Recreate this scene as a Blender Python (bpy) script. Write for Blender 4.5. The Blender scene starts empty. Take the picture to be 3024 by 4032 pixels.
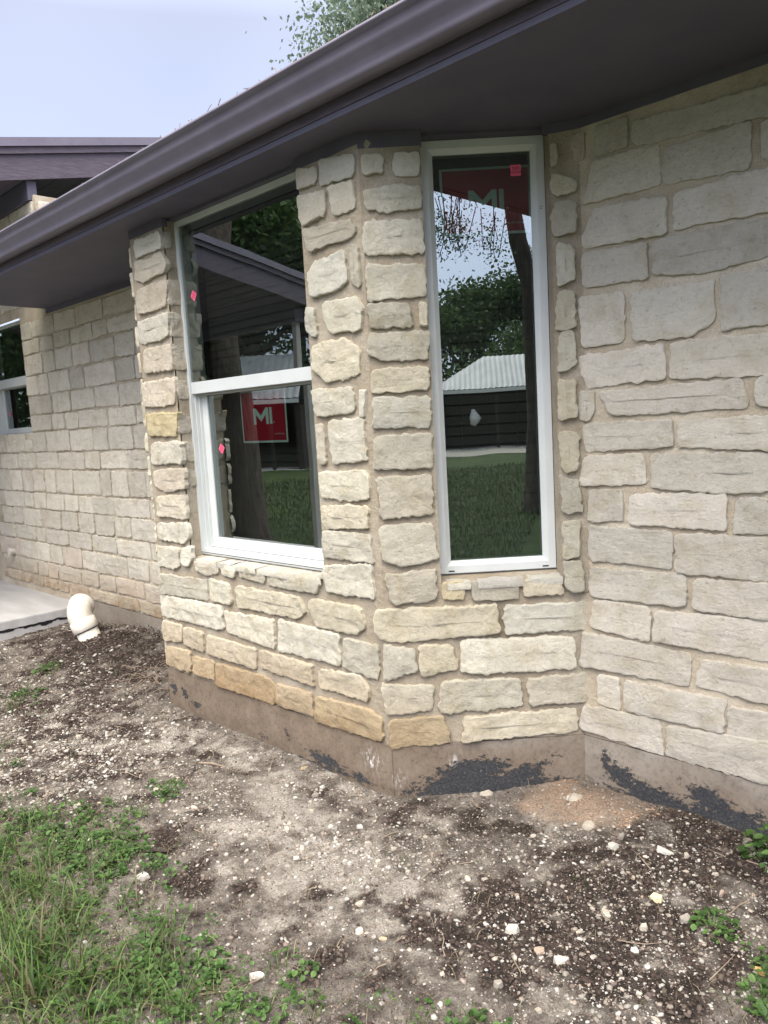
import bpy, bmesh, math, random
import numpy as np
from mathutils import Vector, Matrix, noise as mn
R = math.radians
rng = random.Random(11)
nrg = np.random.default_rng(7)
S = bpy.context.scene
COL = S.collection
K = math.sqrt(0.5)

# ---------------------------------------------------------------- camera
CAM = Vector((2.2609, -2.2624, 1.4105))
FW = Vector((-0.69659748, 0.70754262, -0.11889232))
RT = Vector((0.7161898, 0.69561281, -0.05652429))
UP = Vector((-0.04270967, 0.12452414, 0.99129694))
cd = bpy.data.cameras.new('camera'); cam = bpy.data.objects.new('camera', cd); COL.objects.link(cam)
cam.matrix_world = Matrix(((RT.x, UP.x, -FW.x, CAM.x), (RT.y, UP.y, -FW.y, CAM.y), (RT.z, UP.z, -FW.z, CAM.z), (0, 0, 0, 1)))
cd.sensor_fit = 'HORIZONTAL'; cd.sensor_width = 36.0; cd.lens = 35.97
cd.clip_start = 0.02; cd.clip_end = 600
S.camera = cam

# ---------------------------------------------------------------- sky and sun
SUN_AZ = math.atan2(-0.86, 0.5); SUN_EL = R(60)
SUN = Vector((math.cos(SUN_AZ) * math.cos(SUN_EL), math.sin(SUN_AZ) * math.cos(SUN_EL), math.sin(SUN_EL)))
W = bpy.data.worlds.new('World'); S.world = W; W.use_nodes = True
nt = W.node_tree; nt.nodes.clear()
out = nt.nodes.new('ShaderNodeOutputWorld'); add = nt.nodes.new('ShaderNodeAddShader')
sky = nt.nodes.new('ShaderNodeTexSky'); sky.sky_type = 'NISHITA'; sky.sun_disc = False
sky.sun_elevation = SUN_EL; sky.sun_rotation = math.atan2(SUN.x, SUN.y); sky.air_density = 1.0; sky.dust_density = 1.5
b1 = nt.nodes.new('ShaderNodeBackground'); b1.inputs[1].default_value = 0.05
nt.links.new(sky.outputs[0], b1.inputs[0])
tc = nt.nodes.new('ShaderNodeTexCoord')
sep = nt.nodes.new('ShaderNodeSeparateXYZ'); nt.links.new(tc.outputs['Generated'], sep.inputs[0])
mz = nt.nodes.new('ShaderNodeMapRange'); mz.inputs['From Min'].default_value = 0.44; mz.inputs['From Max'].default_value = 1.0
mz.inputs['To Min'].default_value = 0.0; mz.inputs['To Max'].default_value = 2.7
nt.links.new(sep.outputs['Z'], mz.inputs['Value'])
dt = nt.nodes.new('ShaderNodeVectorMath'); dt.operation = 'DOT_PRODUCT'; dt.inputs[1].default_value = SUN
nt.links.new(tc.outputs['Generated'], dt.inputs[0])
md = nt.nodes.new('ShaderNodeMapRange'); md.interpolation_type = 'SMOOTHSTEP'
md.inputs['From Min'].default_value = 0.0; md.inputs['From Max'].default_value = 1.0
md.inputs['To Min'].default_value = 0.0; md.inputs['To Max'].default_value = 1.2
nt.links.new(dt.outputs['Value'], md.inputs['Value'])
sm = nt.nodes.new('ShaderNodeMath'); sm.operation = 'ADD'; nt.links.new(mz.outputs[0], sm.inputs[0]); nt.links.new(md.outputs[0], sm.inputs[1])
nz = nt.nodes.new('ShaderNodeTexNoise'); nz.inputs['Scale'].default_value = 1.6; nz.inputs['Detail'].default_value = 3
nt.links.new(tc.outputs['Generated'], nz.inputs['Vector'])
nr = nt.nodes.new('ShaderNodeMapRange'); nr.inputs['From Min'].default_value = 0.3; nr.inputs['From Max'].default_value = 0.7
nr.inputs['To Min'].default_value = 0.39; nr.inputs['To Max'].default_value = 0.50
nt.links.new(nz.outputs['Fac'], nr.inputs['Value'])
s2 = nt.nodes.new('ShaderNodeMath'); s2.operation = 'ADD'; nt.links.new(sm.outputs[0], s2.inputs[0]); nt.links.new(nr.outputs[0], s2.inputs[1])
b2 = nt.nodes.new('ShaderNodeBackground'); b2.inputs[0].default_value = (0.95, 0.99, 1.20, 1)
nt.links.new(s2.outputs[0], b2.inputs[1])
cr = nt.nodes.new('ShaderNodeValToRGB'); cr.color_ramp.elements[0].position = 0.40; cr.color_ramp.elements[0].color = (0.93, 0.98, 1.24, 1); cr.color_ramp.elements[1].position = 0.75; cr.color_ramp.elements[1].color = (1.03, 1.0, 0.98, 1)
nt.links.new(sep.outputs['Z'], cr.inputs[0]); nt.links.new(cr.outputs[0], b2.inputs[0])
nt.links.new(b1.outputs[0], add.inputs[0]); nt.links.new(b2.outputs[0], add.inputs[1]); nt.links.new(add.outputs[0], out.inputs[0])
sl = bpy.data.lights.new('sun', 'SUN'); sl.energy = 3.5; sl.angle = R(45); sl.color = (1.0, 0.93, 0.80)
so = bpy.data.objects.new('sun', sl); COL.objects.link(so); so.rotation_euler = (-SUN).to_track_quat('-Z', 'Y').to_euler()
S.view_settings.view_transform = 'Standard'; S.view_settings.look = 'None'
S.view_settings.exposure = 0.48; S.view_settings.gamma = 1.0; S.view_settings.use_curve_mapping = False
S.render.engine = 'CYCLES'
S.cycles.max_bounces = 8; S.cycles.transparent_max_bounces = 12

# ---------------------------------------------------------------- helpers
def tag(o, label=None, cat=None, group=None, kind=None):
    if label: o['label'] = label
    if cat: o['category'] = cat
    if group: o['group'] = group
    if kind: o['kind'] = kind
    return o
def empty(name, loc, label=None, cat=None, group=None):
    o = bpy.data.objects.new(name, None); COL.objects.link(o); o.location = loc; o.empty_display_size = 0.1
    return tag(o, label, cat, group)
def link(name, me, mat=None, parent=None, loc=(0, 0, 0)):
    o = bpy.data.objects.new(name, me); COL.objects.link(o)
    if mat and not me.materials: me.materials.append(mat)
    if parent:
        o.parent = parent
        p = parent; off = Vector((0, 0, 0))
        while p: off += p.location; p = p.parent
        o.location = Vector(loc) - off
    else: o.location = loc
    return o
class MB:
    def __init__(s): s.v = []; s.f = []
    def quad(s, a, b, c, d):
        n = len(s.v); s.v += [tuple(a), tuple(b), tuple(c), tuple(d)]; s.f.append((n, n+1, n+2, n+3))
    def box(s, o, u, v, w):
        o, u, v, w = Vector(o), Vector(u), Vector(v), Vector(w); n = len(s.v)
        for k in range(8):
            s.v.append(tuple(o + (u if k & 1 else u*0) + (v if k & 2 else v*0) + (w if k & 4 else w*0)))
        fs = [(0, 2, 3, 1), (4, 5, 7, 6), (0, 1, 5, 4), (2, 6, 7, 3), (0, 4, 6, 2), (1, 3, 7, 5)]
        if u.cross(v).dot(w) < 0: fs = [tuple(reversed(f)) for f in fs]
        s.f += [tuple(n+i for i in f) for f in fs]
    def abox(s, x0, x1, y0, y1, z0, z1): s.box((x0, y0, z0), (x1-x0, 0, 0), (0, y1-y0, 0), (0, 0, z1-z0))
    def tube(s, pts, rad, seg=8, cap=True, squash=None):
        n0 = len(s.v); pts = [Vector(p) for p in pts]; up = None
        for i, p in enumerate(pts):
            t = (pts[min(i+1, len(pts)-1)] - pts[max(i-1, 0)]).normalized()
            if up is None:
                up = t.orthogonal().normalized()
            else: up = (up - t*up.dot(t)).normalized()
            b = t.cross(up); r = rad[i] if hasattr(rad, '__len__') else rad
            for k in range(seg):
                a = 2*math.pi*k/seg
                s.v.append(tuple(p + (up*math.cos(a) + b*math.sin(a))*r))
        for i in range(len(pts)-1):
            for k in range(seg):
                a = n0+i*seg+k; b2_ = n0+i*seg+(k+1) % seg
                s.f.append((a, b2_, b2_+seg, a+seg))
        if cap:
            s.f.append(tuple(reversed(range(n0, n0+seg)))); e = n0+(len(pts)-1)*seg; s.f.append(tuple(range(e, e+seg)))
    def build(s, name, mat=None, parent=None, loc=(0, 0, 0), bevel=0, smooth=False):
        me = bpy.data.meshes.new(name); L = Vector(loc)
        me.from_pydata([tuple(Vector(v)-L) for v in s.v], [], s.f); me.update()
        if bevel:
            bm = bmesh.new(); bm.from_mesh(me); bmesh.ops.remove_doubles(bm, verts=bm.verts, dist=1e-5)
            bmesh.ops.bevel(bm, geom=bm.edges[:], offset=bevel, segments=2, affect='EDGES', clamp_overlap=True); bm.to_mesh(me); bm.free()
        if smooth: me.polygons.foreach_set('use_smooth', [True]*len(me.polygons))
        return link(name, me, mat, parent, loc)

def newmat(name, rough=0.8, spec=0.3):
    m = bpy.data.materials.new(name); m.use_nodes = True; n = m.node_tree.nodes; n.clear()
    o = n.new('ShaderNodeOutputMaterial'); b = n.new('ShaderNodeBsdfPrincipled'); m.node_tree.links.new(b.outputs[0], o.inputs[0])
    b.inputs['Roughness'].default_value = rough; b.inputs['Specular IOR Level'].default_value = spec
    return m, m.node_tree, b
def N(t, kind, **kw):
    n = t.nodes.new('ShaderNode'+kind)
    for k, v in kw.items():
        if k in n.inputs.keys(): n.inputs[k].default_value = v
        else: setattr(n, k, v)
    return n
def ramp(t, fac, stops):
    r = t.nodes.new('ShaderNodeValToRGB'); e = r.color_ramp.elements
    while len(e) < len(stops): e.new(0.5)
    for q, (p, c) in zip(e, stops): q.position = p; q.color = (*c, 1) if len(c) == 3 else c
    t.links.new(fac, r.inputs[0]); return r
def mix(t, fac, a, b, mode='MIX'):
    m = t.nodes.new('ShaderNodeMix'); m.data_type = 'RGBA'; m.blend_type = mode
    for s, v in ((0, fac), (6, a), (7, b)):
        if hasattr(v, 'is_linked') or hasattr(v, 'links'): t.links.new(v, m.inputs[s])
        elif isinstance(v, (int, float)): m.inputs[s].default_value = v
        else: m.inputs[s].default_value = (*v, 1)
    return m.outputs[2]
def bump(t, b, h, strength=0.5, dist=0.01, prev=None):
    n = N(t, 'Bump', Strength=strength, Distance=dist); t.links.new(h, n.inputs['Height'])
    if prev: t.links.new(prev.outputs[0], n.inputs['Normal'])
    t.links.new(n.outputs[0], b.inputs['Normal']); return n
def geo(t):
    return t.nodes.new('ShaderNodeNewGeometry').outputs['Position']
def noi(t, vec, scale, detail=4, rough=0.5, dist=0.0):
    n = N(t, 'TexNoise', Scale=scale, Detail=detail, Roughness=rough, Distortion=dist); t.links.new(vec, n.inputs['Vector']); return n.outputs['Fac']
def scaled(t, vec, s):
    m = N(t, 'Mapping'); m.inputs['Scale'].default_value = s; t.links.new(vec, m.inputs['Vector']); return m.outputs[0]

# ---------------------------------------------------------------- materials
def mat_stone():
    m, t, b = newmat('limestone', 0.92, 0.15); g = geo(t)
    oi = t.nodes.new('ShaderNodeObjectInfo')
    n1 = noi(t, g, 9, 6, 0.6, 0.6); n2 = noi(t, g, 70, 6, 0.65); n3 = noi(t, scaled(t, g, (1, 1, 3)), 24, 5, 0.6, 1.2)
    c = ramp(t, n1, [(0.3, (0.86, 0.83, 0.75)), (0.5, (1, 1, 1)), (0.72, (1.06, 1.06, 1.06))]).outputs[0]
    c = mix(t, 1.0, oi.outputs['Color'], c, 'MULTIPLY')
    gz = N(t, 'SeparateXYZ'); t.links.new(g, gz.inputs[0]); st = N(t, 'MapRange'); st.inputs['From Min'].default_value = 0.0; st.inputs['From Max'].default_value = 0.32; st.inputs['To Min'].default_value = 0.55; st.inputs['To Max'].default_value = 0.0
    t.links.new(gz.outputs['Z'], st.inputs['Value']); sx = N(t, 'MapRange'); sx.inputs['From Min'].default_value = 0.35; sx.inputs['From Max'].default_value = 0.05; t.links.new(gz.outputs['X'], sx.inputs['Value'])
    sm_ = N(t, 'Math', operation='MULTIPLY'); t.links.new(st.outputs[0], sm_.inputs[0]); t.links.new(sx.outputs[0], sm_.inputs[1]); sn = N(t, 'Math', operation='MULTIPLY'); t.links.new(sm_.outputs[0], sn.inputs[0]); t.links.new(ramp(t, n1, [(0.3, (0.4, 0.4, 0.4)), (0.6, (1.5, 1.5, 1.5))]).outputs[0], sn.inputs[1])
    c = mix(t, sn.outputs[0], c, (0.36, 0.235, 0.12))
    c2 = ramp(t, n3, [(0.30, (0.72, 0.68, 0.60)), (0.46, (1, 1, 1)), (0.7, (1, 1, 1))]).outputs[0]
    c = mix(t, 0.40, c, mix(t, 1.0, c, c2, 'MULTIPLY'))
    pit = ramp(t, n2, [(0.27, (0.30, 0.27, 0.23)), (0.38, (0.95, 0.94, 0.93)), (0.55, (1.03, 1.03, 1.03))]).outputs[0]
    c = mix(t, 0.7, c, mix(t, 1.0, c, pit, 'MULTIPLY'))
    t.links.new(c, b.inputs['Base Color'])
    p = bump(t, b, noi(t, g, 22, 5, 0.6, 0.2), 0.7, 0.014)
    p = bump(t, b, noi(t, g, 60, 12, 0.85), 1.0, 0.020, p)
    v = N(t, 'TexVoronoi', Scale=24.0); v.feature = 'F1'; mp = noi(t, g, 10, 2)
    t.links.new(g, v.inputs['Vector']); p = bump(t, b, v.outputs['Distance'], 0.12, 0.004, p)
    wv = noi(t, scaled(t, g, (1, 1, 3.5)), 18, 8, 0.7, 0.3); rm = N(t, 'MapRange'); rm.inputs['From Min'].default_value = 0.45; t.links.new(oi.outputs['Random'], rm.inputs['Value'])
    hb = N(t, 'Math', operation='MULTIPLY'); t.links.new(wv, hb.inputs[0]); t.links.new(rm.outputs[0], hb.inputs[1]); bump(t, b, hb.outputs[0], 0.7, 0.012, p)
    return m
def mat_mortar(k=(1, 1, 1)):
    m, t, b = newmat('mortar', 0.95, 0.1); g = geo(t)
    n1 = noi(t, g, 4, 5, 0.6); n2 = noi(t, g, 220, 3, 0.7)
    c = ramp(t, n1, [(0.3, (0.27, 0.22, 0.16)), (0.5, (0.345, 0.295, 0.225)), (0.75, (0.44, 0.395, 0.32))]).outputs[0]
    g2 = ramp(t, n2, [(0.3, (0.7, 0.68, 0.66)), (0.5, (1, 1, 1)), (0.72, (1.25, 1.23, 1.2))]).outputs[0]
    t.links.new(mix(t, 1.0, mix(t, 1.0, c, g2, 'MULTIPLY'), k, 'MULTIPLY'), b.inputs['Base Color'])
    p = bump(t, b, noi(t, g, 40, 8, 0.7), 0.9, 0.012); bump(t, b, n2, 0.6, 0.002, p)
    return m
def mat_concrete():
    m, t, b = newmat('foundation_concrete', 0.9, 0.2); g = geo(t)
    at = N(t, 'Attribute', attribute_name='tar')
    sp = N(t, 'SeparateColor'); t.links.new(at.outputs['Color'], sp.inputs[0])
    n1 = noi(t, g, 5, 6, 0.6, 0.5); st = noi(t, g, 9, 7, 0.65)
    grey = ramp(t, n1, [(0.3, (0.20, 0.17, 0.14)), (0.7, (0.31, 0.285, 0.25))]).outputs[0]
    clay = ramp(t, st, [(0.3, (0.125, 0.092, 0.066)), (0.55, (0.175, 0.135, 0.10)), (0.8, (0.24, 0.195, 0.15))]).outputs[0]
    c = mix(t, sp.outputs[1], grey, clay)
    c = mix(t, 0.8, c, mix(t, 1.0, c, ramp(t, noi(t, g, 55, 8, 0.75), [(0.3, (0.5, 0.47, 0.44)), (0.48, (1, 1, 1)), (0.66, (1.15, 1.13, 1.1)), (0.72, (1.7, 1.65, 1.6))]).outputs[0], 'MULTIPLY'))
    zz = N(t, 'SeparateXYZ'); t.links.new(g, zz.inputs[0]); zs = N(t, 'MapRange'); zs.inputs['From Min'].default_value = -0.12; zs.inputs['From Max'].default_value = -0.24; zs.inputs['To Max'].default_value = 0.75; t.links.new(zz.outputs['Z'], zs.inputs['Value'])
    zn = N(t, 'Math', operation='MULTIPLY'); t.links.new(zs.outputs[0], zn.inputs[0]); t.links.new(ramp(t, noi(t, g, 20, 6, 0.7), [(0.35, (0, 0, 0)), (0.6, (1, 1, 1))]).outputs[0], zn.inputs[1]); c = mix(t, zn.outputs[0], c, (0.10, 0.075, 0.055))
    wht = ramp(t, noi(t, scaled(t, g, (1, 1, 0.5)), 60, 5, 0.7), [(0.5, (0, 0, 0)), (0.62, (1, 1, 1))]).outputs[0]
    wm = N(t, 'Math', operation='MULTIPLY'); t.links.new(wht, wm.inputs[0]); t.links.new(sp.outputs[2], wm.inputs[1])
    c = mix(t, wm.outputs[0], c, (0.6, 0.58, 0.55))
    # ragged tar edge
    ne = noi(t, scaled(t, g, (1, 1, 1.6)), 30, 9, 0.8, 0.3)
    ad = N(t, 'Math', operation='ADD'); nm = N(t, 'Math', operation='MULTIPLY_ADD'); nm.inputs[1].default_value = 2.8; nm.inputs[2].default_value = -0.9; t.links.new(ne, nm.inputs[0]); t.links.new(sp.outputs[0], ad.inputs[0]); t.links.new(nm.outputs[0], ad.inputs[1])
    tm = ramp(t, ad.outputs[0], [(0.96, (0, 0, 0)), (1.0, (1, 1, 1))])
    tm.color_ramp.elements[0].position = 0.0
    mr = N(t, 'MapRange'); mr.inputs['From Min'].default_value = 0.98; mr.inputs['From Max'].default_value = 1.03; t.links.new(ad.outputs[0], mr.inputs['Value'])
    tarc = ramp(t, noi(t, g, 120, 5, 0.7), [(0.3, (0.020, 0.021, 0.024)), (0.6, (0.055, 0.056, 0.06)), (0.72, (0.16, 0.15, 0.135))]).outputs[0]
    c = mix(t, mr.outputs[0], c, tarc); t.links.new(c, b.inputs['Base Color'])
    p = bump(t, b, noi(t, g, 30, 6, 0.6), 0.3, 0.006)
    hm = N(t, 'Math', operation='MULTIPLY'); t.links.new(mr.outputs[0], hm.inputs[0]); t.links.new(noi(t, g, 90, 4, 0.7), hm.inputs[1])
    bump(t, b, hm.outputs[0], 0.8, 0.006, p)
    return m
def mat_simple(name, c1, c2, scale=8, rough=0.6, spec=0.4, bs=0.15, bscale=60, metal=0.0, stretch=None, bd=0.003):
    m, t, b = newmat(name, rough, spec); g = geo(t)
    if stretch: g = scaled(t, g, stretch)
    t.links.new(ramp(t, noi(t, g, scale, 5, 0.6), [(0.3, c1), (0.7, c2)]).outputs[0], b.inputs['Base Color'])
    b.inputs['Metallic'].default_value = metal
    if bs: bump(t, b, noi(t, g, bscale, 4, 0.6), bs, bd)
    return m
def mat_attr(name, attr='col', rough=0.85, spec=0.2, trans=False, bs=0.0):
    m, t, b = newmat(name, rough, spec); a = N(t, 'Attribute', attribute_name=attr)
    c = a.outputs['Color']
    if bs:
        g = geo(t); n = noi(t, g, 150, 4, 0.7)
        c = mix(t, 1.0, c, ramp(t, n, [(0.3, (0.7, 0.7, 0.7)), (0.6, (1.1, 1.1, 1.1))]).outputs[0], 'MULTIPLY'); bump(t, b, n, bs, 0.003)
    t.links.new(c, b.inputs['Base Color'])
    if trans:
        tr = t.nodes.new('ShaderNodeBsdfTranslucent'); t.links.new(c, tr.inputs[0]); mx = t.nodes.new('ShaderNodeMixShader'); mx.inputs[0].default_value = 0.35
        o = [n for n in t.nodes if n.type == 'OUTPUT_MATERIAL'][0]
        t.links.new(b.outputs[0], mx.inputs[1]); t.links.new(tr.outputs[0], mx.inputs[2]); t.links.new(mx.outputs[0], o.inputs[0])
    return m
def mat_soil():
    m, t, b = newmat('soil', 0.95, 0.12); g = geo(t)
    at = N(t, 'Attribute', attribute_name='soil'); sp = N(t, 'SeparateColor'); t.links.new(at.outputs['Color'], sp.inputs[0])
    n1 = noi(t, g, 14, 7, 0.65, 0.4); n2 = noi(t, g, 130, 6, 0.75); n3 = noi(t, g, 3.2, 4, 0.6)
    base = ramp(t, n1, [(0.25, (0.05, 0.042, 0.035)), (0.5, (0.14, 0.12, 0.102)), (0.75, (0.28, 0.25, 0.215))]).outputs[0]
    sand = ramp(t, n1, [(0.2, (0.14, 0.125, 0.107)), (0.45, (0.29, 0.26, 0.225)), (0.8, (0.42, 0.385, 0.335))]).outputs[0]
    dark = ramp(t, n1, [(0.3, (0.016, 0.0125, 0.0105)), (0.55, (0.042, 0.033, 0.028)), (0.8, (0.11, 0.09, 0.077))]).outputs[0]
    tan = ramp(t, n3, [(0.3, (0.23, 0.165, 0.12)), (0.7, (0.34, 0.26, 0.195))]).outputs[0]
    fe = N(t, 'Math', operation='MULTIPLY_ADD'); fe.inputs[1].default_value = 1.6; t.links.new(noi(t, g, 26, 6, 0.7), fe.inputs[0]); fe.inputs[2].default_value = -0.8
    fa = N(t, 'Math', operation='ADD', use_clamp=True); t.links.new(sp.outputs[1], fa.inputs[0]); t.links.new(fe.outputs[0], fa.inputs[1]); c = mix(t, fa.outputs[0], base, sand); c = mix(t, sp.outputs[0], c, dark); c = mix(t, sp.outputs[2], c, tan)
    sk = ramp(t, n2, [(0.32, (0.30, 0.28, 0.27)), (0.46, (0.9, 0.9, 0.9)), (0.6, (1.15, 1.15, 1.15)), (0.68, (1.9, 1.9, 1.85))]).outputs[0]
    t.links.new(mix(t, 1.0, c, sk, 'MULTIPLY'), b.inputs['Base Color'])
    p = bump(t, b, noi(t, g, 45, 8, 0.75, 0.3), 1.0, 0.018); bump(t, b, n2, 0.8, 0.004, p)
    return m
def mat_glass():
    m = bpy.data.materials.new('window_glass'); m.use_nodes = True; t = m.node_tree; t.nodes.clear()
    o = t.nodes.new('ShaderNodeOutputMaterial'); tr = t.nodes.new('ShaderNodeBsdfTransparent'); gl = t.nodes.new('ShaderNodeBsdfGlossy')
    tr.inputs[0].default_value = (0.60, 0.68, 0.64, 1); gl.inputs['Roughness'].default_value = 0.0; gl.inputs[0].default_value = (0.88, 0.98, 0.97, 1)
    lw = N(t, 'LayerWeight', Blend=0.25); ml = N(t, 'MapRange'); ml.inputs['To Min'].default_value = 0.26; ml.inputs['To Max'].default_value = 0.95
    t.links.new(lw.outputs['Fresnel'], ml.inputs['Value'])
    g = geo(t); bn = N(t, 'Bump', Strength=0.03, Distance=0.012); t.links.new(noi(t, g, 3.0, 1), bn.inputs['Height']); t.links.new(bn.outputs[0], gl.inputs['Normal'])
    mx = t.nodes.new('ShaderNodeMixShader'); t.links.new(ml.outputs[0], mx.inputs[0]); t.links.new(tr.outputs[0], mx.inputs[1]); t.links.new(gl.outputs[0], mx.inputs[2]); t.links.new(mx.outputs[0], o.inputs[0])
    return m
def mat_metal_roof():
    m, t, b = newmat('corrugated_metal', 0.5, 0.5); g = geo(t)
    t.links.new(ramp(t, noi(t, g, 1.5, 3), [(0.3, (0.24, 0.25, 0.27)), (0.7, (0.32, 0.33, 0.35))]).outputs[0], b.inputs['Base Color']); b.inputs['Metallic'].default_value = 0.2
    return m
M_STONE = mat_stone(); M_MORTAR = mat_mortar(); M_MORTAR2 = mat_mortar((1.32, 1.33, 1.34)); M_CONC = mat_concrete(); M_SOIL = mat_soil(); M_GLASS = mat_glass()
M_VINYL = mat_simple('white_vinyl', (0.50, 0.52, 0.51), (0.56, 0.575, 0.565), 5, 0.42, 0.4, 0.05)
M_GUTTER = mat_simple('hazy_brown_gutter_paint', (0.125, 0.110, 0.145), (0.16, 0.143, 0.185), 6, 0.5, 0.5, 0.08, 30)  # brown lightened and blued, lens haze put into the base colour
M_SOFFIT = mat_simple('hazy_brown_soffit_paint', (0.085, 0.080, 0.112), (0.105, 0.097, 0.13), 5, 0.6, 0.3, 0.15, 80)  # bluish lens veil mixed into the brown of the soffit
M_FASCIA = mat_simple('hazy_brown_fascia_paint', (0.075, 0.063, 0.08), (0.105, 0.085, 0.108), 9, 0.65, 0.3, 0.5, 14, 0, (1, 1, 4), 0.01)  # dark brown lifted towards purple, haze held in the colour
M_SLAB = mat_simple('patio_concrete', (0.36, 0.35, 0.34), (0.47, 0.46, 0.45), 4, 0.75, 0.3, 0.3, 90, 0, (0.5, 2.0, 1))
M_PVC = mat_simple('dusty_pvc', (0.50, 0.46, 0.39), (0.66, 0.62, 0.54), 18, 0.5, 0.4, 0.1, 120)
M_SLAT = mat_simple('blind_slat', (0.050, 0.042, 0.036), (0.065, 0.055, 0.047), 5, 0.55, 0.3, 0)
M_CORD = mat_simple('blind_cord', (0.16, 0.15, 0.13), (0.2, 0.19, 0.17), 5, 0.8, 0.2, 0)
M_DARK = mat_simple('dark_gap', (0.012, 0.012, 0.013), (0.018, 0.018, 0.018), 5, 0.8, 0.2, 0)
M_RED = mat_simple('red_label_print', (0.33, 0.006, 0.020), (0.38, 0.008, 0.026), 5, 0.5, 0.3, 0)
M_PALE = mat_simple('pale_label_print', (0.52, 0.64, 0.58), (0.56, 0.68, 0.61), 5, 0.5, 0.3, 0)
M_PINK = mat_simple('pink_label', (0.86, 0.12, 0.22), (0.9, 0.14, 0.25), 5, 0.5, 0.3, 0)
M_INK = mat_simple('dark_ink', (0.05, 0.02, 0.04), (0.06, 0.02, 0.05), 5, 0.5, 0.3, 0)
M_PIT = mat_simple('brick_mold', (0.3, 0.29, 0.27), (0.36, 0.35, 0.33), 5, 0.6, 0.3, 0)
M_BARK = mat_simple('oak_bark', (0.028, 0.023, 0.020), (0.085, 0.068, 0.058), 14, 0.95, 0.1, 1.0, 26, 0, (1, 1, 0.25), 0.04)
M_LEAF = mat_attr('leaf', rough=0.6, spec=0.3, trans=True)
M_BLADE = mat_attr('grass_blade', rough=0.55, spec=0.35, trans=True)
M_PEB = mat_attr('gravel_stone', rough=0.92, spec=0.15, bs=0.5)
M_METAL = mat_metal_roof()
M_LOG = mat_simple('dark_barn_boards', (0.016, 0.012, 0.010), (0.035, 0.026, 0.022), 4, 0.85, 0.2, 0.4, 10, 0, (1, 1, 6))
M_ROOF = mat_simple('brown_roof_panel', (0.07, 0.06, 0.06), (0.10, 0.085, 0.085), 6, 0.6, 0.3, 0.2, 50)

# ---------------------------------------------------------------- setting: ground
def fbm(x, y, z, o=4):
    return mn.fractal(Vector((x, y, z)), 0.8, 2.1, o)
def gs(x, y, cx, cy, rx, ry, ang=0.0):
    dx, dy = x-cx, y-cy; c, s = math.cos(ang), math.sin(ang)
    u, v = (dx*c+dy*s)/rx, (-dx*s+dy*c)/ry; return math.exp(-(u*u+v*v))
def masks(x, y):
    wx = 0.16*fbm(x*2.2, y*2.2, 3.1, 3); wy = 0.16*fbm(x*2.2+9, y*2.2, 5.3, 3); X, Y = x+wx, y+wy
    dark = 1.15*gs(X, Y, -3.35, 0.22, 1.1, 0.42) + 0.6*gs(X, Y, -2.5, -0.35, 0.9, 0.45) + 1.15*gs(X, Y, 1.15, -0.12, 0.42, 0.62, 0.3) + 0.8*gs(X, Y, 0.72, -0.42, 0.35, 0.30) \
        + 0.8*gs(X, Y, 0.30, 0.02, 0.30, 0.12, 0.5) + 0.9*gs(X, Y, 1.35, 0.42, 0.25, 0.16) + 0.5*gs(X, Y, -0.9, -1.2, 0.8, 0.5) + 0.62*gs(X, Y, -1.9, -0.75, 0.9, 0.35) + 0.5*gs(X, Y, -0.35, -0.78, 0.45, 0.14) + 0.45*gs(X, Y, 0.45, -0.95, 0.4, 0.14) + 0.5*gs(X, Y, -0.1, -0.12, 0.35, 0.07, 0.3)
    sand = 0.9*gs(X, Y, -1.15, -0.28, 0.7, 0.16, 0.15) + 1.0*gs(X, Y, -0.15, -0.45, 0.50, 0.24, -0.1) + 0.8*gs(X, Y, 0.4, -0.6, 0.30, 0.28) + 0.6*gs(X, Y, 1.62, -0.1, 0.12, 0.12)
    tan = 1.25*gs(X, Y, 0.66, 0.42, 0.36, 0.17, 0.25)
    cl = lambda a: max(0.0, min(1.0, a)); f = lambda a, n: cl((a-0.45+0.85*n)*2.2)
    n = fbm(x*8, y*8, 1.7, 6)
    return f(dark, n), f(sand, -n), cl((tan-0.5+0.35*n)*1.6)
def green(x, y):
    X, Y = x+0.10*fbm(x*3, y*3, 8.8, 3), y+0.10*fbm(x*3+4, y*3, 2.2, 3)
    g = 1.3*gs(X, Y, -0.85, -1.35, 0.62, 0.42, 0.2) + 1.2*gs(X, Y, 0.0, -1.5, 0.55, 0.42, -0.2) + 0.95*gs(X, Y, 0.52, -1.22, 0.35, 0.24) + 0.9*gs(X, Y, 0.98, -0.86, 0.28, 0.13, 0.35) \
        + 0.75*gs(X, Y, -0.86, -0.60, 0.16, 0.08) + 0.9*gs(X, Y, -3.2, -0.20, 0.28, 0.13) + 0.85*gs(X, Y, -2.75, -0.62, 0.35, 0.16) + 0.65*gs(X, Y, 1.52, -0.02, 0.14, 0.10) + 0.6*gs(X, Y, 1.64, -0.28, 0.10, 0.10) \
        + 0.6*gs(X, Y, -2.0, -1.0, 0.3, 0.15)
    if y < -1.7 or x < -6: g += 1
    return g
W3 = 0.5961; W0 = 0.642; HS = 2.538; XL = -1.8698
def inside(x, y, m=0.0):
    if y > W0-m: return True
    if x >= W3 and y > W3-m: return True
    if XL-m < x < 0 and y > -m: return True
    if 0 <= x < W3 and y-x > -m*1.414: return True
    if XL-W3 < x < XL and y > (XL-x)-m*1.4: return True
    return x < -4.43+m and y > -3.4
def gh(x, y):
    h = -0.237 + 0.135*gs(x, y, -3.35, 0.40, 0.85, 0.40) + 0.03*gs(x, y, 0.68, 0.5, 0.30, 0.16) + 0.018*gs(x, y, 1.2, 0.5, 0.6, 0.2) + 0.02*gs(x, y, -1.0, -1.5, 0.8, 0.5)
    return h + 0.018*fbm(x*1.7, y*1.7, 0.3, 3)
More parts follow.
